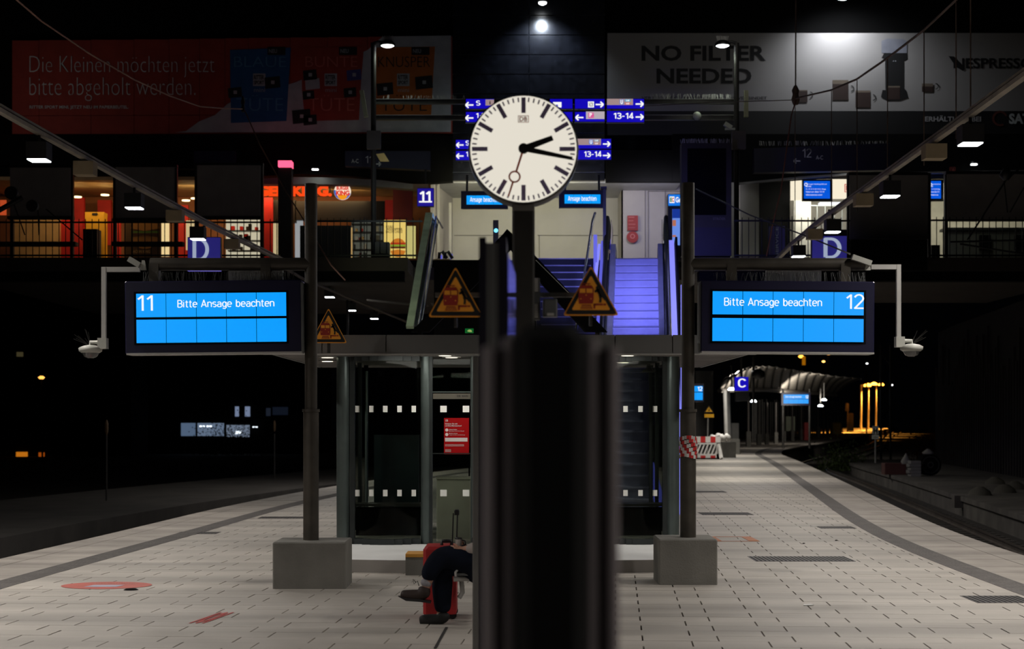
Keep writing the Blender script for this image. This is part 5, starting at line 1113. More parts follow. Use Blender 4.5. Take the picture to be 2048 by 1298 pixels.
# left tray far drops
m_ = MB(mat('pipe_brown', (.10, .08, .06), .8)); m_.tube([P(560, 530, 30), P(610, 560, 33), P(700, 597, 40), P(840, 655, 50)], .03, 6); one(m_, 'ceiling_conduit', 'dim conduit running below the gallery between the left lamps', 'pipe')
m_ = MB(mat('pipe_brown', 0)); m_.tube([P(735, 600, 42), P(855, 612, 38)], .03, 6); one(m_, 'ceiling_conduit', 'dim pipe under the gallery left of the green escalator panel', 'pipe')
m_ = MB(black); m_.tube([P(695, 600, 46), (P(695, 0, 46)[0], 46, -1.05)], .04, 6); one(m_, 'support_post', 'thin dark post under the gallery beside the warning triangle', 'post')

# ---------------------------------------------------------------- platform markings
t = thing('floor_sticker', 'round red floor sticker with a pale bar on the left paving', 'sticker', (-4.16, 16.4, 0))
m_ = MB(mat('sticker_red', (.42, .06, .035), .6)); pts = [(-4.16+.46*math.cos(a), 16.42+.36*math.sin(a), .004) for a in [2*math.pi*k/48 for k in range(48)]]; m_.add(pts, [tuple(range(48))])
m_.m(mat('sticker_pale', (.35, .33, .42), .6)).add([(-4.35, 16.25, .006), (-4.02, 16.25, .006), (-3.98, 16.45, .006), (-4.3, 16.45, .006)], [(0, 1, 2, 3)]); m_.m(mat('sticker_pale2', (.5, .2, .15), .6)).text3('ABSTAND HALTEN', (-4.35, 16.58, .006), (.45, 0, 0), (0, .06, 0), .01)
m_.build('disc', t)
m_ = MB(blackmatt); m_.lathe((-3.81, 16.0, 0.002), [(.075, 0), (.05, .012)], 14); one(m_, 'dark_lid', 'small black flattened scrap at the edge of the red floor sticker', 'scrap')
m_ = MB(mat('paint_red', (.40, .04, .03), .7)); b0 = V(((378-1024)/F*13.4, 13.35, .004)); m_.text3('I0I', b0, (.13, .0, 0), (.13, .78, 0), .03); one(m_, 'floor_marking', 'small red painted marking on the left paving', 'marking')
grate = mat('grate_dark', (.05, .045, .045), .6, .2, var=.3, scale=30)
def gr(x0, x1, y0, y1, label, sk=0):
    d0, d1 = 5440/(y1-HY), 5440/(y0-HY); t = thing('drain_grate', label, 'grate', ((P(x0, 0, d0)[0]+P(x1, 0, d0)[0])/2, (d0+d1)/2, 0))
    a, b = P(x0+sk, 0, d0)[0], P(x1, 0, d0)[0]; n = max(3, int((b-a)/.05)); dx = P(0, 0, 1)[0]
    m_ = MB(grate); m_.box((a, d0, -.01), (b, d1, .0035)); m_.build('frame', t)
    m_ = MB(blackmatt)
    for k in range(n): x = a+(b-a)*(k+.5)/n; m_.box((x-.009, d0+.02, .003), (x+.009, d1-.02, .0042))
    m_.build('slots', t)
gr(1512, 1712, 1113, 1123, 'large dark drain grate on the right paving'); gr(1405, 1508, 1025, 1030, 'narrow drain grate on the paving behind the right pole'); gr(1955, 2075, 1192, 1206, 'dark ribbed plate at the right edge of the picture')
gr(1642, 1714, 1053, 1057, 'thin dark plate beside the right guidance strip'); gr(1388, 1455, 982, 985, 'far thin dark grate near the barrier'); gr(350, 432, 1064, 1068, 'thin dark plate beside the left guidance strip'); gr(515, 607, 1033.5, 1037, 'thin dark grate left of the left pole')
m_ = MB(mat('sticker_orange', (.42, .16, .07), .7)); d0 = 5440/(1083-HY); d1 = 5440/(1073-HY)
for a, b in ((1395, 1420), (1425, 1445), (1500, 1520)): m_.box((P(a, 0, d0)[0], d0+.1, 0), (P(b, 0, d0)[0], d1-.1, .004))
m_.box((P(1395, 0, d0)[0], d0, 0), (P(1520, 0, d0)[0], d0+.05, .004)); m_.box((P(1395, 0, d0)[0], d1-.1, 0), (P(1520, 0, d0)[0], d1-.04, .004)); one(m_, 'floor_marking', 'worn orange strip marking behind the right plinth', 'marking')
for k, (x, y, w_) in enumerate(((1607, 1212, .10), (1670, 1082, .04), (1605, 1088, .04), (1620, 1054, .12))):
    d = 5440/(y-HY); q = P(x, 0, d)[0]; m_ = MB(white if k in (0, 3) else blackmatt); m_.prism([(q, d, .003), (q+w_, d+.02, .003), (q+w_*.8, d+.07, .003), (q+.01, d+.05, .003)], (0, 0, .008)); one(m_, 'litter_scrap', ('white paper scrap on the paving below the large grate', 'small dark scrap right of the orange strip', 'small dark pebble left of the dark scrap', 'white paper scrap beside the thin dark plate')[k], 'litter')
m_ = MB(joint_m); m_.bar((P(874, 0, 12.2)[0], 11.9, .002), (P(893, 0, 13.1)[0], 13.1, .002), .02, .006); one(m_, 'expansion_joint', 'dark expansion joint strip in front of the seated person', 'joint')

# ---------------------------------------------------------------- far platform furniture
t = thing('departure_display', 'second platform 12 display partly behind the right pole', 'display', P(1385, 800, 45))
MB(navy).prect(1345, 767, 1408, 804, 45, .25).build('casing', t); m_ = MB(bluescr)
for r in ((772, 783.5), (785, 800)):
    for k in range(4): MB(bluescr).prect(1350+k*14, r[0], 1363.5+k*14, r[1], 44.97, .02).build('display_pane', t)
m_ = MB(scrwhite); m_.stext('12', 1395, 773, 1405, 782, 44.95, .08); m_.stext('beachten', 1352, 776, 1368, 780, 44.95, .07); m_.build('lettering', t)
MB(steel_d).tube([P(1376, 767, 45.1), P(1376, 735, 45.1)], .05).build('hanger', t)
t = thing('departure_display', 'small distant platform 12 display under the curved canopy', 'display', P(1593, 810, 96))
MB(navy).prect(1563, 785, 1621, 811, 96, .4).build('casing', t)
for r in ((789, 797.5), (798.5, 807)):
    for k in range(5): MB(bluescr).prect(1567.3+k*10, r[0], 1577+k*10, r[1], 95.95, .03).build('display_pane', t)
m_ = MB(scrwhite); m_.stext('Bitte Ansage beachten', 1571, 791.6, 1603, 796, 95.9, .07); m_.stext('12', 1611, 791, 1617, 797, 95.9, .09); m_.build('lettering', t)
for x in (1566, 1619): MB(steel_d).tube([(P(x, 0, 96.2)[0], 96.2, 0), P(x, 778, 96.2)], .07, 8).build('post', t)
# construction barrier
t = thing('construction_barrier', 'red and white plastic construction barrier behind the taped pole', 'barrier', P(1414, 918, 69.7))
d = 69.7; rw_ = mat('barrier_red', (.6, .02, .02), .5); ww_ = mat('barrier_white', (.75, .73, .7), .5)
for i in range(5): MB(rw_ if i % 2 else ww_).prect(1391+i*10, 873, 1401+i*10, 885, d, .08).build('top_panel', t)
for i in range(5): MB(rw_ if i % 2 else ww_).prect(1391+i*10, 911, 1401+i*10, 917, d, .08).build('bottom_panel', t)
for x in (1391, 1433): MB(ww_).prect(x, 886, x+4, 917, d, .08).build('upright', t)
for k in range(6): MB(ww_).bar(P(1393+k*7.5, 909, d+.04), P(1401+k*7.5, 889, d+.04), .06, .05, up=(0, 1, 0)).build('diagonal_bar', t)
MB(ww_).prect(1391, 886, 1437, 889, d, .08).build('middle_rail', t); MB(ww_).prect(1391, 908, 1437, 911, d, .08).build('middle_rail', t)
MB(blackmatt).box((P(1388, 0, d)[0], d-.3, 0), (P(1443, 0, d)[0], d+.4, .05)).build('foot', t)
t = thing('construction_barrier', 'white construction barrier seen edge on beside the concrete block', 'barrier', P(1439, 918, 70)); m_ = MB(ww_); m_.prism([P(1433, 872, 70), P(1436, 870, 71), P(1443, 915, 69), P(1439, 918, 69)], (.08, .1, 0)); m_.build('panel', t)
t = thing('construction_sign', 'yellow triangular construction warning sign on a stand', 'sign', P(1418, 872, 71)); m_ = MB(mat('sign_yellow', (.85, .45, .01), .5, emit='c88a10', st=.15)); m_.ppoly([(1418, 811), (1408.5, 825), (1427.5, 825)], 71, .04); m_.prect(1409, 828, 1428, 835, 71, .04); m_.build('plate', t)
m_ = MB(adblk); m_.pflat([(1418, 811), (1408.5, 825), (1427.5, 825)], 70.99); m_.m(MATS['sign_yellow']).pflat([(1418, 813.5), (1410.8, 823.8), (1425.2, 823.8)], 70.98); m_.m(adblk).pflat([(1417.6, 815.5), (1416.3, 822), (1418.1, 822)], 70.97); m_.pflat([(1418.4, 815.5), (1418.6, 822), (1420.3, 822)], 70.97); m_.build('symbol', t)
MB(lightgrey).tube([P(1416, 835, 71.1), (P(1415, 0, 71)[0], 71.1, 0)], .03).build('stand', t)
for x0, y0, x1, y1, d, lab in ((1444, 884, 1472, 915, 72.5, 'concrete ballast block right of the barrier'), (1462, 846, 1478, 884, 84, 'tall pale cabinet behind the concrete blocks'), (1452, 878, 1480, 900, 80, 'pale concrete block behind the ballast block')):
    m_ = MB(concrete if 'cabinet' not in lab else lightgrey); a = P(x0, y0, d); m_.bbox((a.x, d, 0), (P(x1, 0, d)[0], d+.7, a.z), .02); one(m_, 'concrete_block' if 'cabinet' not in lab else 'pale_cabinet', lab, 'block' if 'cabinet' not in lab else 'cabinet')
# building rubble sacks
for k in range(9):
    x, y = 1424+k*4+random.uniform(-1, 1), 875+random.uniform(-4, 4); m_ = MB(ww_ if k % 2 else lightgrey); c = P(x, y, 76); m_.lathe((c.x, 76, c.z-.2), [(.1, 0), (.15, .1), (.12, .25), (.03, .33)], 7); 
    m_.v = [(a+random.uniform(-.03, .03), b_, c_) for a, b_, c_ in m_.v]; one(m_, 'rubble_bag', ('first', 'second', 'third', 'fourth', 'fifth', 'sixth', 'seventh', 'eighth', 'ninth')[k]+' crumpled pale bag from the left behind the construction barrier', 'bag', 'pale bags behind the barrier')
m_ = MB(steel_d); m_.box(P(1422, 880, 76.6), (P(1462, 0, 76)[0], 76.9, 0)); one(m_, 'bag_pallet', 'low dark pallet under the pale bags', 'pallet')
# vertical steel posts and litter bins along the far platform
for k, (x, yb, w_, h) in enumerate(((1497, 893, 9, 100), (1518, 890, 8, 86), (1534, 889, 7, 84), (1552, 887, 6.5, 82), (1568, 884, 6, 80), (1585, 882, 6, 78), (1603, 880, 6, 77), (1618, 878, 5.5, 76), (1636, 875.5, 5, 75), (1655, 871, 4.5, 74))):
    d = 5440/(yb-HY); q = P(x, 0, d); s_ = d/F
    t = thing('canopy_column', ('nearest', 'second', 'third', 'fourth', 'fifth', 'sixth', 'seventh', 'eighth', 'ninth', 'farthest')[k]+' steel column on a concrete foot under the curved canopy', 'column', (q.x, d, 0), 'row of columns under the far canopy')
    MB(mat('column_brown', (.08, .07, .065), .5, .3)).tube([(q.x, d, 0), (q.x, d, h*s_)], w_*.28*s_, 10).build('shaft', t)
    MB(mat('column_foot', (.10, .095, .085), .8)).box((q.x-w_*.5*s_, d-.2, 0), (q.x+w_*.5*s_, d+.3, (22 if k else 30)*s_)).build('foot', t)
# steel uprights behind (dense)
m_ = MB(mat('far_slat', (.10, .095, .09), .6, .3))
for k in range(46):
    x = 1505+k*4.0+random.uniform(-1, 1); d = 125+k*1.6; a = P(x, 872-k*.2, d); m_.box((a.x-.05, d, 0), (a.x+.05, d+.1, P(0, 806-random.uniform(0, 8), d)[2]))
o = m_.build('far_screen_posts'); o['kind'] = 'stuff'; o['label'] = 'dense row of thin upright posts below the far canopy'; o['category'] = 'posts'
m_ = MB(mat('far_slat', 0))
for k in range(10): 
    x = 1393+k*3.5; d = 84+k*.4; a = P(x, 0, d); m_.box((a.x-.05, d, 0), (a.x+.05, d+.1, P(0, 742, d)[2]))
o = m_.build('near_screen_posts'); o['kind'] = 'stuff'; o['label'] = 'thin upright posts beside the second display'; o['category'] = 'posts'
for x, y1, r in ((1450, 780, .10), (1456, 782, .10)):
    m_ = MB(lightgrey); d = 78 if x == 1450 else 82; m_.tube([(P(x+4, 0, d)[0], d, 0), P(x, y1, d)], r, 8); one(m_, 'canopy_support', 'bright slanting steel support '+('left' if x == 1450 else 'right')+' below the C sign', 'support')
m_ = MB(mat('vending_red', (.45, .02, .02), .5)); m_.box(P(1609, 845, 135), (P(1619, 0, 135)[0], 135.8, 0)); one(m_, 'vending_machine', 'small red machine among the far columns', 'machine')
block('far_case', 'pale green glass case among the far columns', 'case', 1572, 833, 1590, 862, 130, mat('pale_green', (.2, .22, .15), .5), .4)
# curved canopy
Lc = [((1438, 778), 92), ((1480, 777), 98), ((1530, 777), 106), ((1590, 781), 116), ((1640, 785), 126), ((1672, 788), 134)]
Uc = [((1462, 756), 84), ((1496, 734), 88), ((1540, 733), 95), ((1600, 742), 104), ((1662, 752), 114), ((1722, 757), 124)]
def interp(cv, u):
    q = u*(len(cv)-1); i = min(int(q), len(cv)-2); f_ = q-i; (a, b), d0 = cv[i]; (c_, e), d1 = cv[i+1]; return P(a+(c_-a)*f_, b+(e-b)*f_, d0+(d1-d0)*f_)
canm = mat('canopy_metal', (.34, .31, .27), .5, .2, var=.15, scale=.4)
t = thing('curved_canopy', 'curved ribbed metal canopy over the far platform', 'canopy', (P(1570, 0, 105)[0], 105, 0))
nu, nv = 54, 8; vs = []; fs = []; m_ = MB(canm); m_.smooth = False
for i in range(nu+1):
    a, b = interp(Lc, i/nu), interp(Uc, i/nu)
    for k in range(nv+1):
        v_ = k/nv; p = a.lerp(b, v_); p.z += .45*math.sin(math.pi*v_)*(.6+.4*math.sin(i/nu*math.pi))+(.06 if i % 3 == 0 else 0); vs.append(p)
for i in range(nu):
    for k in range(nv): q = i*(nv+1)+k; fs.append((q, q+1, q+nv+2, q+nv+1))
m_.add(vs, fs); m_.build('roof_sheet', t)
m_ = MB(steel_d)
for i in range(0, nu+1, 3): m_.tube([vs[i*(nv+1)+k]+V((0, -.05, -.10)) for k in range(nv+1)], .06, 5)
m_.build('ribs', t, kind='stuff')
m_ = MB(mat('gutter', (.2, .18, .16), .5)); m_.tube([interp(Lc, i/20)+V((0, -.2, -.1)) for i in range(21)], .14, 6); m_.build('gutter', t)
light('AREA', 'far_canopy_light', (P(1520, 0, 96)[0], 92, 2.9), 260, (1, .92, .8), 5, (P(1530, 0, 96)[0], 97, 6.0), size_y=1.0)
light('AREA', 'far_canopy_light', (P(1620, 0, 112)[0], 110, 3.0), 330, (1, .92, .8), 5, (P(1640, 0, 114)[0], 115, 6.0), size_y=1.0)
for k, (x, y, d) in enumerate(((1463, 779, 80), (1507, 803, 95), (1641, 812, 110), (1648, 800, 112))):
    m_ = MB(lampw); m_.lathe(P(x, y, d), [(.16, -.04), (.2, .0), (.1, .1)], 12); m_.m(steel_d).tube([P(x, y, d)+V((0, 0, .1)), P(x, y, d)+V((0, 0, 1.2))], .04, 6)
    one(m_, 'canopy_lamp', ('small white lamp left of the C sign', 'small white lamp below right of the C sign', 'small white lamp low right of the distant display', 'small white lamp right of the distant display')[k], 'lamp')
# horn lamp right of C
t = thing('catenary_mast', 'slim steel rod with round black weight right of the C sign', 'mast', P(1507, 800, 64)); MB(steel_d).tube([P(1507, 712, 64), P(1507, 805, 64)], .05).build('rod', t); MB(black).lathe(P(1516, 748, 64), [(.1, -.2), (.27, -.1), (.27, .1), (.1, .2)], 14).build('weight', t)
# sodium lamps
om = E('sodium', 'ff9a30', 14)
for k, (x, y) in enumerate(((1735, 773), (1748, 770), (1762, 771))):
    d = 250+k*35; b = P(x, 0, d); t = thing('street_lamp', ('nearest', 'middle', 'farthest')[k]+' orange glowing lamp post at the far platform end', 'lamp', (b.x-1, d, 0)); top = P(x, y, d)
    MB(mat('post_orange', (.25, .2, .15), .6)).tube([(b.x-1, d, 0), (b.x-1, d, top.z+.3)], .16, 6).build('post', t); MB(om).lathe(top, [(.55, 0), (.6, .25), (.2, .5)], 10).build('lamp_head', t); MB(steel_d).tube([(b.x-1, d, top.z+.3), (b.x, d, top.z+.45)], .1, 6).build('arm', t)
    light('AREA', 'street_lamp_light', top+V((0, 0, -.3)), 4200, (1, .42, .06), 1.0, top+V((0, 0, -8)), spread=95)
light('AREA', 'street_lamp_light', P(1690, 775, 215), 2200, (1, .42, .06), 1.0, P(1690, 865, 215), spread=95)
for x0, y0, x1, y1, d, lab, mm in ((1663, 845, 1684, 868, 190, 'orange lit yellow grit bin at the far platform end', mat('grit_yellow', (.7, .42, .05), .5)), (1697, 826, 1708, 862, 230, 'orange lit information board at the far platform end', mat('board_cream', (.6, .5, .35), .6)), (1692, 805, 1699, 822, 228, 'small rectangular plate above the information board', mat('board_cream', 0))):
    m_ = MB(mm); a = P(x0, y0, d); m_.bbox((a.x, d, max(0, P(0, y1, d)[2])), (P(x1, 0, d)[0], d+.8, a.z), .15)
    if y1 == 822: m_.tube([P(1695.5, 822, d+.3), (P(1695.5, 0, d)[0], d+.3, 0)], .1, 6)
    one(m_, 'far_box', lab, 'box')
for k, (x, y, r, hx) in enumerate(((1602, 713, .35, 'ffb040'), (1647, 723, .22, 'ffc060'), (1657, 707, .3, 'ffb050'), (1734, 727, .15, 'ffffff'), (1783, 770, .2, 'ffffff'))):
    d = 200; b = P(x, y, d); t = thing('distant_lamp', ('orange distant lamp under the platform 12 display, left', 'small orange distant lamp under the platform 12 display', 'orange distant lamp just below the display edge', 'tiny white distant lamp', 'white distant signal lamp right of the orange lamps')[k], 'lamp', (b.x, d, -1))
    MB(E('dl%s' % hx, hx, 4)).lathe(b, [(r*.5, -r*.5), (r, 0), (r*.5, r*.5)], 8).build('bulb', t); MB(blackmatt).tube([b+V((0, .3, 0)), (b.x, d+.3, -1)], .1, 6).build('post', t)
m_ = MB(mat('yellow_lit_sign', (.6, .3, .02), .6, emit='c87a08', st=.5)); m_.prect(1605, 713, 1611, 730, 199, .3); m_.m(blackmatt).tube([P(1608, 715, 199.5), (P(1608, 0, 199.5)[0], 199.5, -1.05)], .1, 6); one(m_, 'distant_sign', 'small orange yellow sign beside the distant lamp', 'sign')
# right lattice mast, H sign
t = thing('stop_board', 'small white board with black H on a post on the old platform', 'sign', P(1751, 920, 80)); d = 80
MB(mat('board_white', (.5, .5, .47), .6, emit='808078', st=.12)).prect(1745, 852, 1757, 868, d, .04).build('plate', t); m_ = MB(adblk); m_.flat(1745.8, 853, 1756.2, 854.2, d-.01); m_.text('H', 1747, 856, 1755, 867, d-.01, .06); m_.build('letter', t)
MB(mat('board_white', 0)).prect(1744, 870, 1758, 878, d, .04).build('lower_plate', t); m_ = MB(adblk); m_.text('S-Bahn', 1746, 872, 1756, 876, d-.01, .0); m_.build('lower_text', t)
MB(lightgrey).tube([(P(1751, 0, d+.06)[0], d+.06, -.45), P(1751, 852, d+.06)], .05, 8).build('post', t)
t = thing('lattice_mast', 'dark lattice mast beside the small H board', 'mast', P(1770, 918, 90)); d = 90
for x in (1762, 1781): MB(steel_d).tube([(P(x, 0, d)[0], d, -1), P(x, 690, d)], .07, 6).build('chord', t)
m_ = MB(steel_d)
for k in range(9): a, b = (1762, 1781) if k % 2 else (1781, 1762); m_.tube([P(a, 905-k*22, d), P(b, 883-k*22, d)], .035, 5)
m_.build('bracing', t)
# bushes
def bush(cx_, cy_, cz, w_, h, n, label, hx):
    m_ = MB(mat('leaf_'+hx, hx, .7, var=.5, scale=5))
    for k in range(n):
        p = V((cx_+random.gauss(0, w_*.4), cy_+random.gauss(0, w_*.4), cz+abs(random.gauss(0, h*.5)))); u = V((random.uniform(-1, 1), random.uniform(-1, 1), random.uniform(0, 1.5))).normalized()*.12; v_ = u.cross(V((0, 1, .2))).normalized()*.05
        m_.add([p-v_, p+v_, p+u], [(0, 1, 2)])
    o = m_.build('bush'); o['label'] = label; o['category'] = 'bush'; return o
bx = edge(1, 84, 3.2, -.9); bush(bx.x-.4, 82, -.9, 1.4, 1.2, 900, 'low green weeds beside the curving right track', '3a4a1c')
bx = edge(1, 86, 5.8, -.45); bush(bx.x+2, 86, -.45, 1.0, 1.8, 500, 'rusty brown bush at the end of the old platform', '5a3012')
# cable drum and junk
d = 62; t = thing('cable_drum', 'dark round cable drum among scrap on the old platform', 'drum', P(1857, 946, d)); c = P(1857, 928, d); c.z = -.45+.42
MB(blackmatt).lathe(c, [(.42, -.30), (.42, -.26), (.15, -.25), (.15, .25), (.42, .26), (.42, .30)], 24, 'y').build('drum', t); m_ = MB(steel_d); m_.disc(c+V((0, -.31, 0)), .34, 30, .30); m_.disc(c+V((0, -.31, 0)), .12, 20, .08); m_.build('rim', t)
m_ = MB(mat('scrap_grey', (.16, .155, .15), .7)); c = P(1832, 938, 61)
for k in range(5): m_.bbox((c.x-.22+random.uniform(-.05, .05), 61, -.45+k*.12), (c.x+.2, 61.5, -.34+k*.12), .01)
one(m_, 'scrap_stack', 'stack of grey slabs left of the cable drum', 'stack')
m_ = MB(mat('crate_red', (.08, .025, .02), .8)); c = P(1795, 940, 63); m_.bbox((c.x-.5, 63, -.45), (c.x+.35, 63.6, -.0), .02); one(m_, 'rusty_crate', 'dark reddish crate beside the grey slabs', 'crate')
m_ = MB(mat('bag_pale', (.22, .21, .19), .8)); c = P(1812, 925, 62.5); m_.lathe((c.x, 62.5, -.02), [(.16, 0), (.2, .12), (.08, .3), (.02, .42)], 9); one(m_, 'plastic_bag', 'pale crumpled bag on the reddish crate', 'bag')
m_ = MB(mat('bag_pale', 0)); c = P(1850, 905, 62.5); m_.lathe((c.x, 62, .38), [(.2, 0), (.24, .06), (.06, .2)], 9); one(m_, 'plastic_sheet', 'pale sheet lying on top of the cable drum', 'sheet')
for k, (x, y) in enumerate(((1990, 968), (2010, 985), (1960, 990), (2030, 978))):
    d = 2.15*F/(y-HY); m_ = MB(mat('rubble', (.06, .055, .045), .9)); q = P(x, y, d); m_.lathe((q.x, d, -.46), [(.35, 0), (.3, .12), (.1, .25)], 7); one(m_, 'rubble_heap', ('dark rubble heap by the right wall, second from the left', 'dark rubble heap by the right wall, third from the left', 'leftmost dark rubble heap by the right wall', 'rightmost dark rubble heap by the right wall')[k], 'rubble', 'rubble heaps by the right wall')

# ---------------------------------------------------------------- dark left background
t = thing('distant_building', 'dark building far left with lit shop windows', 'building', P(430, 900, 130)); d = 130
MB(blackmatt).box(P(150, 640, d+.3), (P(640, 0, d)[0], d+8, -1)).build('walls', t)
for x0, y0, x1, y1, hx, st_ in ((362, 846, 392, 872, '7088a8', .45), (394, 846, 448, 872, '8094b0', .5), (452, 850, 498, 874, '90a0b8', .45), (470, 813, 499, 833, '8898b8', .6), (532, 816, 540, 832, '303848', .3), (545, 814, 575, 830, '202838', .3)):
    MB(E('win_'+hx, hx, st_)).prect(x0, y0, x1, y1, d, .3).build('window', t)
m_ = MB(blackmatt); m_.prect(391, 843, 394, 876, d-.2, .2); m_.prect(448, 843, 452, 876, d-.2, .2); m_.prect(478, 813, 489, 833, d-.2, .2); m_.prect(360, 841, 500, 845, d-.2, .2); m_.build('mullions', t)
m_ = MB(E('ceil_white', 'e8f4ff', 2))
for x in (399, 405, 413, 419): m_.prect(x, 851, x+4, 854, d-.1, .1)
m_.prect(470, 862, 482, 868, d-.1, .1); m_.prect(505, 853, 515, 855, d-.1, .1); m_.build('ceiling_lights', t)
bush(P(460, 0, 122)[0], 122, -1, 3.0, 2.6, 1500, 'black bushes in front of the distant lit windows', '080a08'); 
t = thing('distant_building', 'dark building at the far left edge with dim orange windows', 'building', P(90, 900, 120)); d = 120
MB(blackmatt).box(P(-100, 560, d+.3), (P(260, 0, d)[0], d+6, -1)).build('walls', t)
for x0, y0, x1, y1, hx, st_ in ((32, 904, 53, 920, 'd07818', .75), (77, 905, 87, 917, 'c05810', .5), (147, 935, 158, 950, '903010', .35), (33, 704, 44, 713, '504830', .5), (112, 932, 125, 942, '401408', .4)):
    MB(E('owin_'+hx, hx, st_)).prect(x0, y0, x1, y1, d, .3).build('window', t)
t = thing('distant_lamp', 'small amber street lamp in the dark far left', 'lamp', P(83, 900, 100)); MB(E('amber', 'ffb050', 2)).lathe(P(83, 755, 100), [(.12, -.1), (.22, 0), (.1, .1)], 10).build('bulb', t); MB(blackmatt).tube([P(83, 752, 100.2), (P(83, 0, 100)[0], 100.2, -1)], .06, 6).build('post', t)
for k, (x, y, d) in enumerate(((213, 855, 42), (549, 852, 58))):
    t = thing('track_marker', ('dim oval marker on a thin post in the left dark', 'dim oval marker on a thin post beside the left pole')[k], 'marker', (P(x, 0, d)[0], d, -1)); MB(steel_d).tube([(P(x, 0, d)[0], d, -1), P(x, y+15, d)], .025, 6).build('post', t); MB(mat('marker_tan', (.12, .07, .03), .7)).lathe(P(x, y, d), [(.02, -.2), (.05, -.1), (.05, .1), (.02, .2)], 10).build('marker', t)

# ---------------------------------------------------------------- bench, suitcase, person
PD = 13.3
def q(x, y, dd=0): return P(x, y, PD+dd)
t = thing('platform_bench', 'metal seat bench mostly hidden behind the dark case', 'bench', (P(985, 0, 13.35)[0], 13.35, 0))
def bend(pts, n=4): return pts
MB(lightgrey).tube([q(907, 1158), q(930, 1157), q(1010, 1158), q(1050, 1158)], .022, 8).build('seat_rail', t)
for k in range(6): MB(greym).box((q(912, 0).x, PD-.1+k*.09, .415), (q(1050, 0).x, PD-.03+k*.09, .435)).build('seat_slat', t)
for dd in (-.12, .45):
    MB(lightgrey).tube([q(912, 1153, dd), q(911, 1145, dd), q(918, 1135, dd), q(930, 1127, dd), q(950, 1120, dd), q(985, 1116, dd)], .011, 8).build('armrest', t)
MB(lightgrey).tube([q(923, 1160, .1), q(925, 1185, .1), q(918, 1196, .1)], .02, 8).build('hinge', t)
MB(lightgrey).tube([q(985, 1160, .15), (q(985, 0).x, PD+.15, .0)], .03, 10).build('leg', t)
MB(lightgrey).box((q(965, 0).x, PD-.1, 0), (q(1010, 0).x, PD+.45, .012)).build('foot_plate', t)
MB(greym).box((q(1030, 0).x, PD-.15, .45), (q(1040, 0).x, PD+.45, .85)).build('backrest', t)
# suitcase
sdp = 13.62; t = thing('suitcase', 'red wheeled suitcase with raised black handle behind the crossed legs', 'suitcase', (P(880, 0, sdp)[0], sdp+.15, 0))
rs = mat('suitcase_red', (.42, .012, .014), .6, var=.1, scale=8, bump=.3); x0, x1 = P(846, 0, sdp)[0], P(912, 0, sdp)[0]
m_ = MB(rs); m_.bbox((x0, sdp, .045), (x1, sdp+.42, .62), .025); m_.build('body', t)
m_ = MB(mat('suitcase_dark', (.06, .004, .005), .6)); m_.bbox((x0+.17, sdp-.004, .06), (x0+.176, sdp+.425, .615), .001); m_.build('zip', t)
m_ = MB(black); a = P(893, 0, sdp)[0]; m_.tube([(a-.05, sdp+.2, .62), (a-.045, sdp+.2, .655), (a+.03, sdp+.2, .655), (a+.035, sdp+.2, .62)], .016); m_.build('grip', t)
for xx in (-.004, .014): 
    a = P(908, 0, sdp)[0]+xx*1; MB(black).tube([(a-.012+xx, sdp+.12, .6), (a+xx-.002, sdp+.12, .90)], .006).build('handle_tube', t)
a = P(912, 0, sdp)[0]; MB(black).bbox((a-.018, sdp+.08, .885), (a+.022, sdp+.2, .93), .008).build('handle_grip', t)
for xx in (x0+.04, x1-.03):
    for yy in (sdp+.05, sdp+.37): MB(black).lathe((xx, yy, .035), [(.035, -.015), (.035, .015)], 14, 'y').build('wheel', t)
# person
skin = mat('skin', (.42, .22, .15), .6, var=.05); jean = mat('dark_trousers', (.006, .008, .016), .9, var=.3, scale=9, spec=.1); jack = mat('pale_jacket', (.34, .29, .27), .8, var=.1, scale=9)
shoe = mat('brown_boot', (.018, .008, .005), .7); shoe2 = mat('black_boot', (.006, .006, .006), .7); sock = mat('sock_grey', (.25, .24, .26), .8)
pt = thing('person', 'seated person in dark trousers and pale sleeve with legs crossed, holding a cup', 'person', (q(960, 0).x, PD, 0))
def skinmesh(name, nodes, edges, mm, parent, sub=2):
    base = V(parent.location); me = bpy.data.meshes.new(name); me.from_pydata([tuple(V(p)-base) for p, r in nodes], edges, []); me.materials.append(mm)
    o = bpy.data.objects.new(name, me); C.objects.link(o); o.parent = parent
    md = o.modifiers.new('skin', 'SKIN'); md.use_smooth_shade = True
    for i, (p, r) in enumerate(nodes): me.skin_vertices[0].data[i].radius = (r, r) if not isinstance(r, tuple) else r; me.skin_vertices[0].data[i].use_root = (i == 0)
    s_ = o.modifiers.new('sub', 'SUBSURF'); s_.levels = sub; s_.render_levels = sub
    return o
N = []; Ed = []
def nd(p, r, par=None):
    N.append((V(p), r)); 
    if par is not None: Ed.append((par, len(N)-1))
    return len(N)-1
hip = nd(q(992, 1130), .13); wst = nd(q(1000, 1095), .125, hip); ch = nd(q(1004, 1045), .145, wst); sh = nd(q(1000, 1008), .12, ch); nk = nd(q(996, 988), .055, sh); jw = nd(q(990, 970), .07, nk); hd = nd(q(992, 950), .09, jw); cr = nd(q(996, 932), .075, hd)
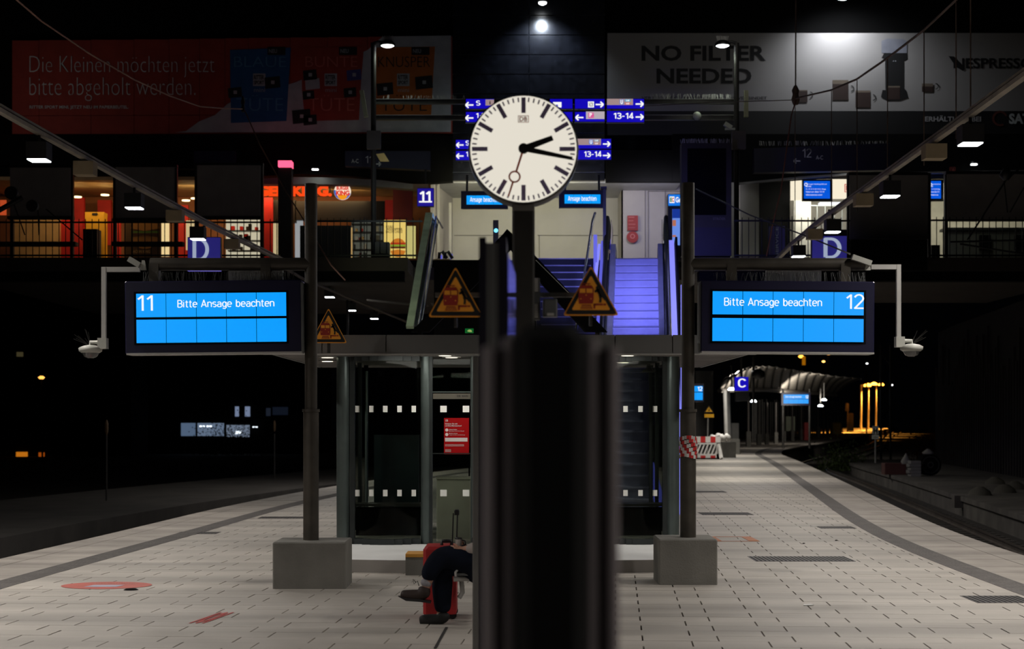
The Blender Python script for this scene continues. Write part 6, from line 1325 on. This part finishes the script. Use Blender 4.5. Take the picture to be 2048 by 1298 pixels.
# near arm holding the cup
s1 = nd(q(1000, 1012, -.17), .06, sh); e1 = nd(q(980, 1085, -.2), .045, s1); w1 = nd(q(925, 1101, -.12), .032, e1); p1_ = nd(q(915, 1100, -.11), .036, w1)
for j, (yy, L_) in enumerate(((1093, .8), (1097, 1), (1101, .95), (1105, .75))):
    k1 = nd(q(908, yy, -.12), .0095, p1_); k2 = nd(q(902, yy-.5, -.085), .0085, k1); nd(q(905, yy-1, -.05), .0075, k2)
th_ = nd(q(913, 1091, -.14), .010, p1_); nd(q(908, 1087, -.13), .0085, th_)
# far arm
s2 = nd(q(1000, 1012, .17), .06, sh); e2 = nd(q(975, 1085, .2), .045, s2); w2 = nd(q(935, 1095, .1), .026, e2); p2_ = nd(q(925, 1092, .06), .026, w2)
for yy in (1086, 1089, 1092, 1095): k1 = nd(q(919, yy, .04), .0095, p2_); nd(q(914, yy, .0), .008, k1)
th2 = nd(q(926, 1084, .03), .010, p2_); nd(q(921, 1082, .01), .008, th2)
# legs: near leg crossed on top, far leg planted
kn = nd(q(876, 1112, -.06), .050, hip); nd_a = nd(q(853, 1172, -.06), .036, kn); nd(q(846, 1188, -.06), .036, nd_a); 
kf = nd(q(882, 1126, .08), .050, hip); fa = nd(q(882, 1232, .05), .038, kf); nd(q(866, 1240, .05), .034, fa)
skinmesh('body', N, Ed, skin, pt)
skinmesh('trousers', [(q(992, 1128), .18), (q(935, 1118, -.08), .125), (q(880, 1113, -.06), .102), (q(862, 1138, -.06), .086), (q(852, 1163, -.06), .064), (q(935, 1132, .08), .125), (q(886, 1132, .08), .105), (q(884, 1180, .06), .092), (q(886, 1228, .05), .070)], [(0, 1), (1, 2), (2, 3), (3, 4), (0, 5), (5, 6), (6, 7), (7, 8)], jean, pt)
skinmesh('jacket', [(q(996, 1110), .15), (q(1002, 1075), .155), (q(1004, 1040), .17), (q(1000, 1008), .14), (q(999, 1010, -.18), .075), (q(980, 1086, -.2), .06), (q(952, 1098, -.15), .062), (q(929, 1100, -.12), .05), (q(999, 1010, .18), .075), (q(975, 1086, .2), .06), (q(940, 1095, .11), .042), (q(997, 992), .07)], [(0, 1), (1, 2), (2, 3), (3, 4), (4, 5), (5, 6), (6, 7), (3, 8), (8, 9), (9, 10), (3, 11)], jack, pt)
skinmesh('hair', [(q(1002, 958), .075), (q(1000, 940), .098), (q(994, 926), .085), (q(1006, 975), .05)], [(0, 1), (1, 2), (0, 3)], mat('hair_brown', (.03, .02, .014), .8), pt)
for dd in (-.035, .035): MB(black).lathe(q(971, 952, dd), [(.003, -.008), (.009, 0), (.003, .008)], 8).build('eye', pt)
skinmesh('nose', [(q(972, 957), .016), (q(967, 961), .012)], [(0, 1)], skin, pt, 1)
skinmesh('mouth', [(q(972, 968, -.02), .006), (q(971, 968, 0), .008), (q(972, 968, .02), .006)], [(0, 1), (1, 2)], mat('lip', (.35, .1, .08), .5), pt, 1)
for dd in (-.088, .088): skinmesh('ear', [(q(994, 950, dd), .016), (q(994, 958, dd), .012)], [(0, 1)], skin, pt, 1)
skinmesh('scarf', [(q(952, 1062, .02), .03), (q(962, 1052, .02), .035), (q(975, 1050, .02), .04)], [(0, 1), (1, 2)], mat('scarf_white', (.5, .5, .52), .8), pt, 1)
skinmesh('sock', [(q(856, 1156, -.06), .056), (q(849, 1176, -.06), .054)], [(0, 1)], sock, pt)
# boots
def boot(name, pts, mm):
    o = skinmesh(name, pts, [(i, i+1) for i in range(len(pts)-1)], mm, pt); return o
b1 = boot('boot', [(q(848, 1170, -.06), (.066, .064)), (q(851, 1189, -.06), (.072, .068)), (q(828, 1191, -.06), (.058, .056)), (q(810, 1190, -.06), (.056, .046)), (q(800, 1188, -.06), (.046, .036))], shoe)
b1s = MB(black); b1s.prism([q(796, 1193, -.11), q(812, 1202, -.11), q(840, 1204, -.11), q(861, 1207, -.11), q(862, 1203, -.11), q(838, 1198, -.11), q(812, 1196, -.11)], (0, .095, 0)); b1s.build('sole', b1)
b2 = boot('boot', [(q(888, 1222, .05), (.07, .07)), (q(888, 1238, .05), (.064, .056)), (q(862, 1240, .05), (.056, .046)), (q(845, 1241, .05), (.052, .038)), (q(838, 1242, .05), (.040, .030))], shoe2)
m_ = MB(black); m_.tube([q(832, 1165, -.1), q(826, 1158, -.1), q(828, 1168, -.1), q(835, 1162, -.1), q(838, 1172, -.1)], .004, 5); m_.build('bootlace', b1)
t = thing('travel_mug', 'small steel travel mug with black lid in the person hand', 'mug', q(915, 1099, -.09)); c = q(917, 1099, -.075)
MB(mat('mug_steel', (.45, .42, .40), .35, .5)).lathe(c, [(.020, -.02), (.024, .02), (.027, .085)], 20).build('cup', t); MB(black).lathe(c, [(.029, .085), (.029, .096), (.026, .10)], 20).build('lid', t)
m_ = MB(black); m_.tube([c+V((.026, 0, .08)), c+V((.055, 0, .07)), c+V((.058, 0, .045)), c+V((.026, 0, .02))], .006); m_.build('handle', t)
skinmesh('bag', [(q(942, 1082, .1), .045), (q(960, 1078, .1), .06), (q(975, 1085, .1), .06)], [(0, 1), (1, 2)], black, pt)
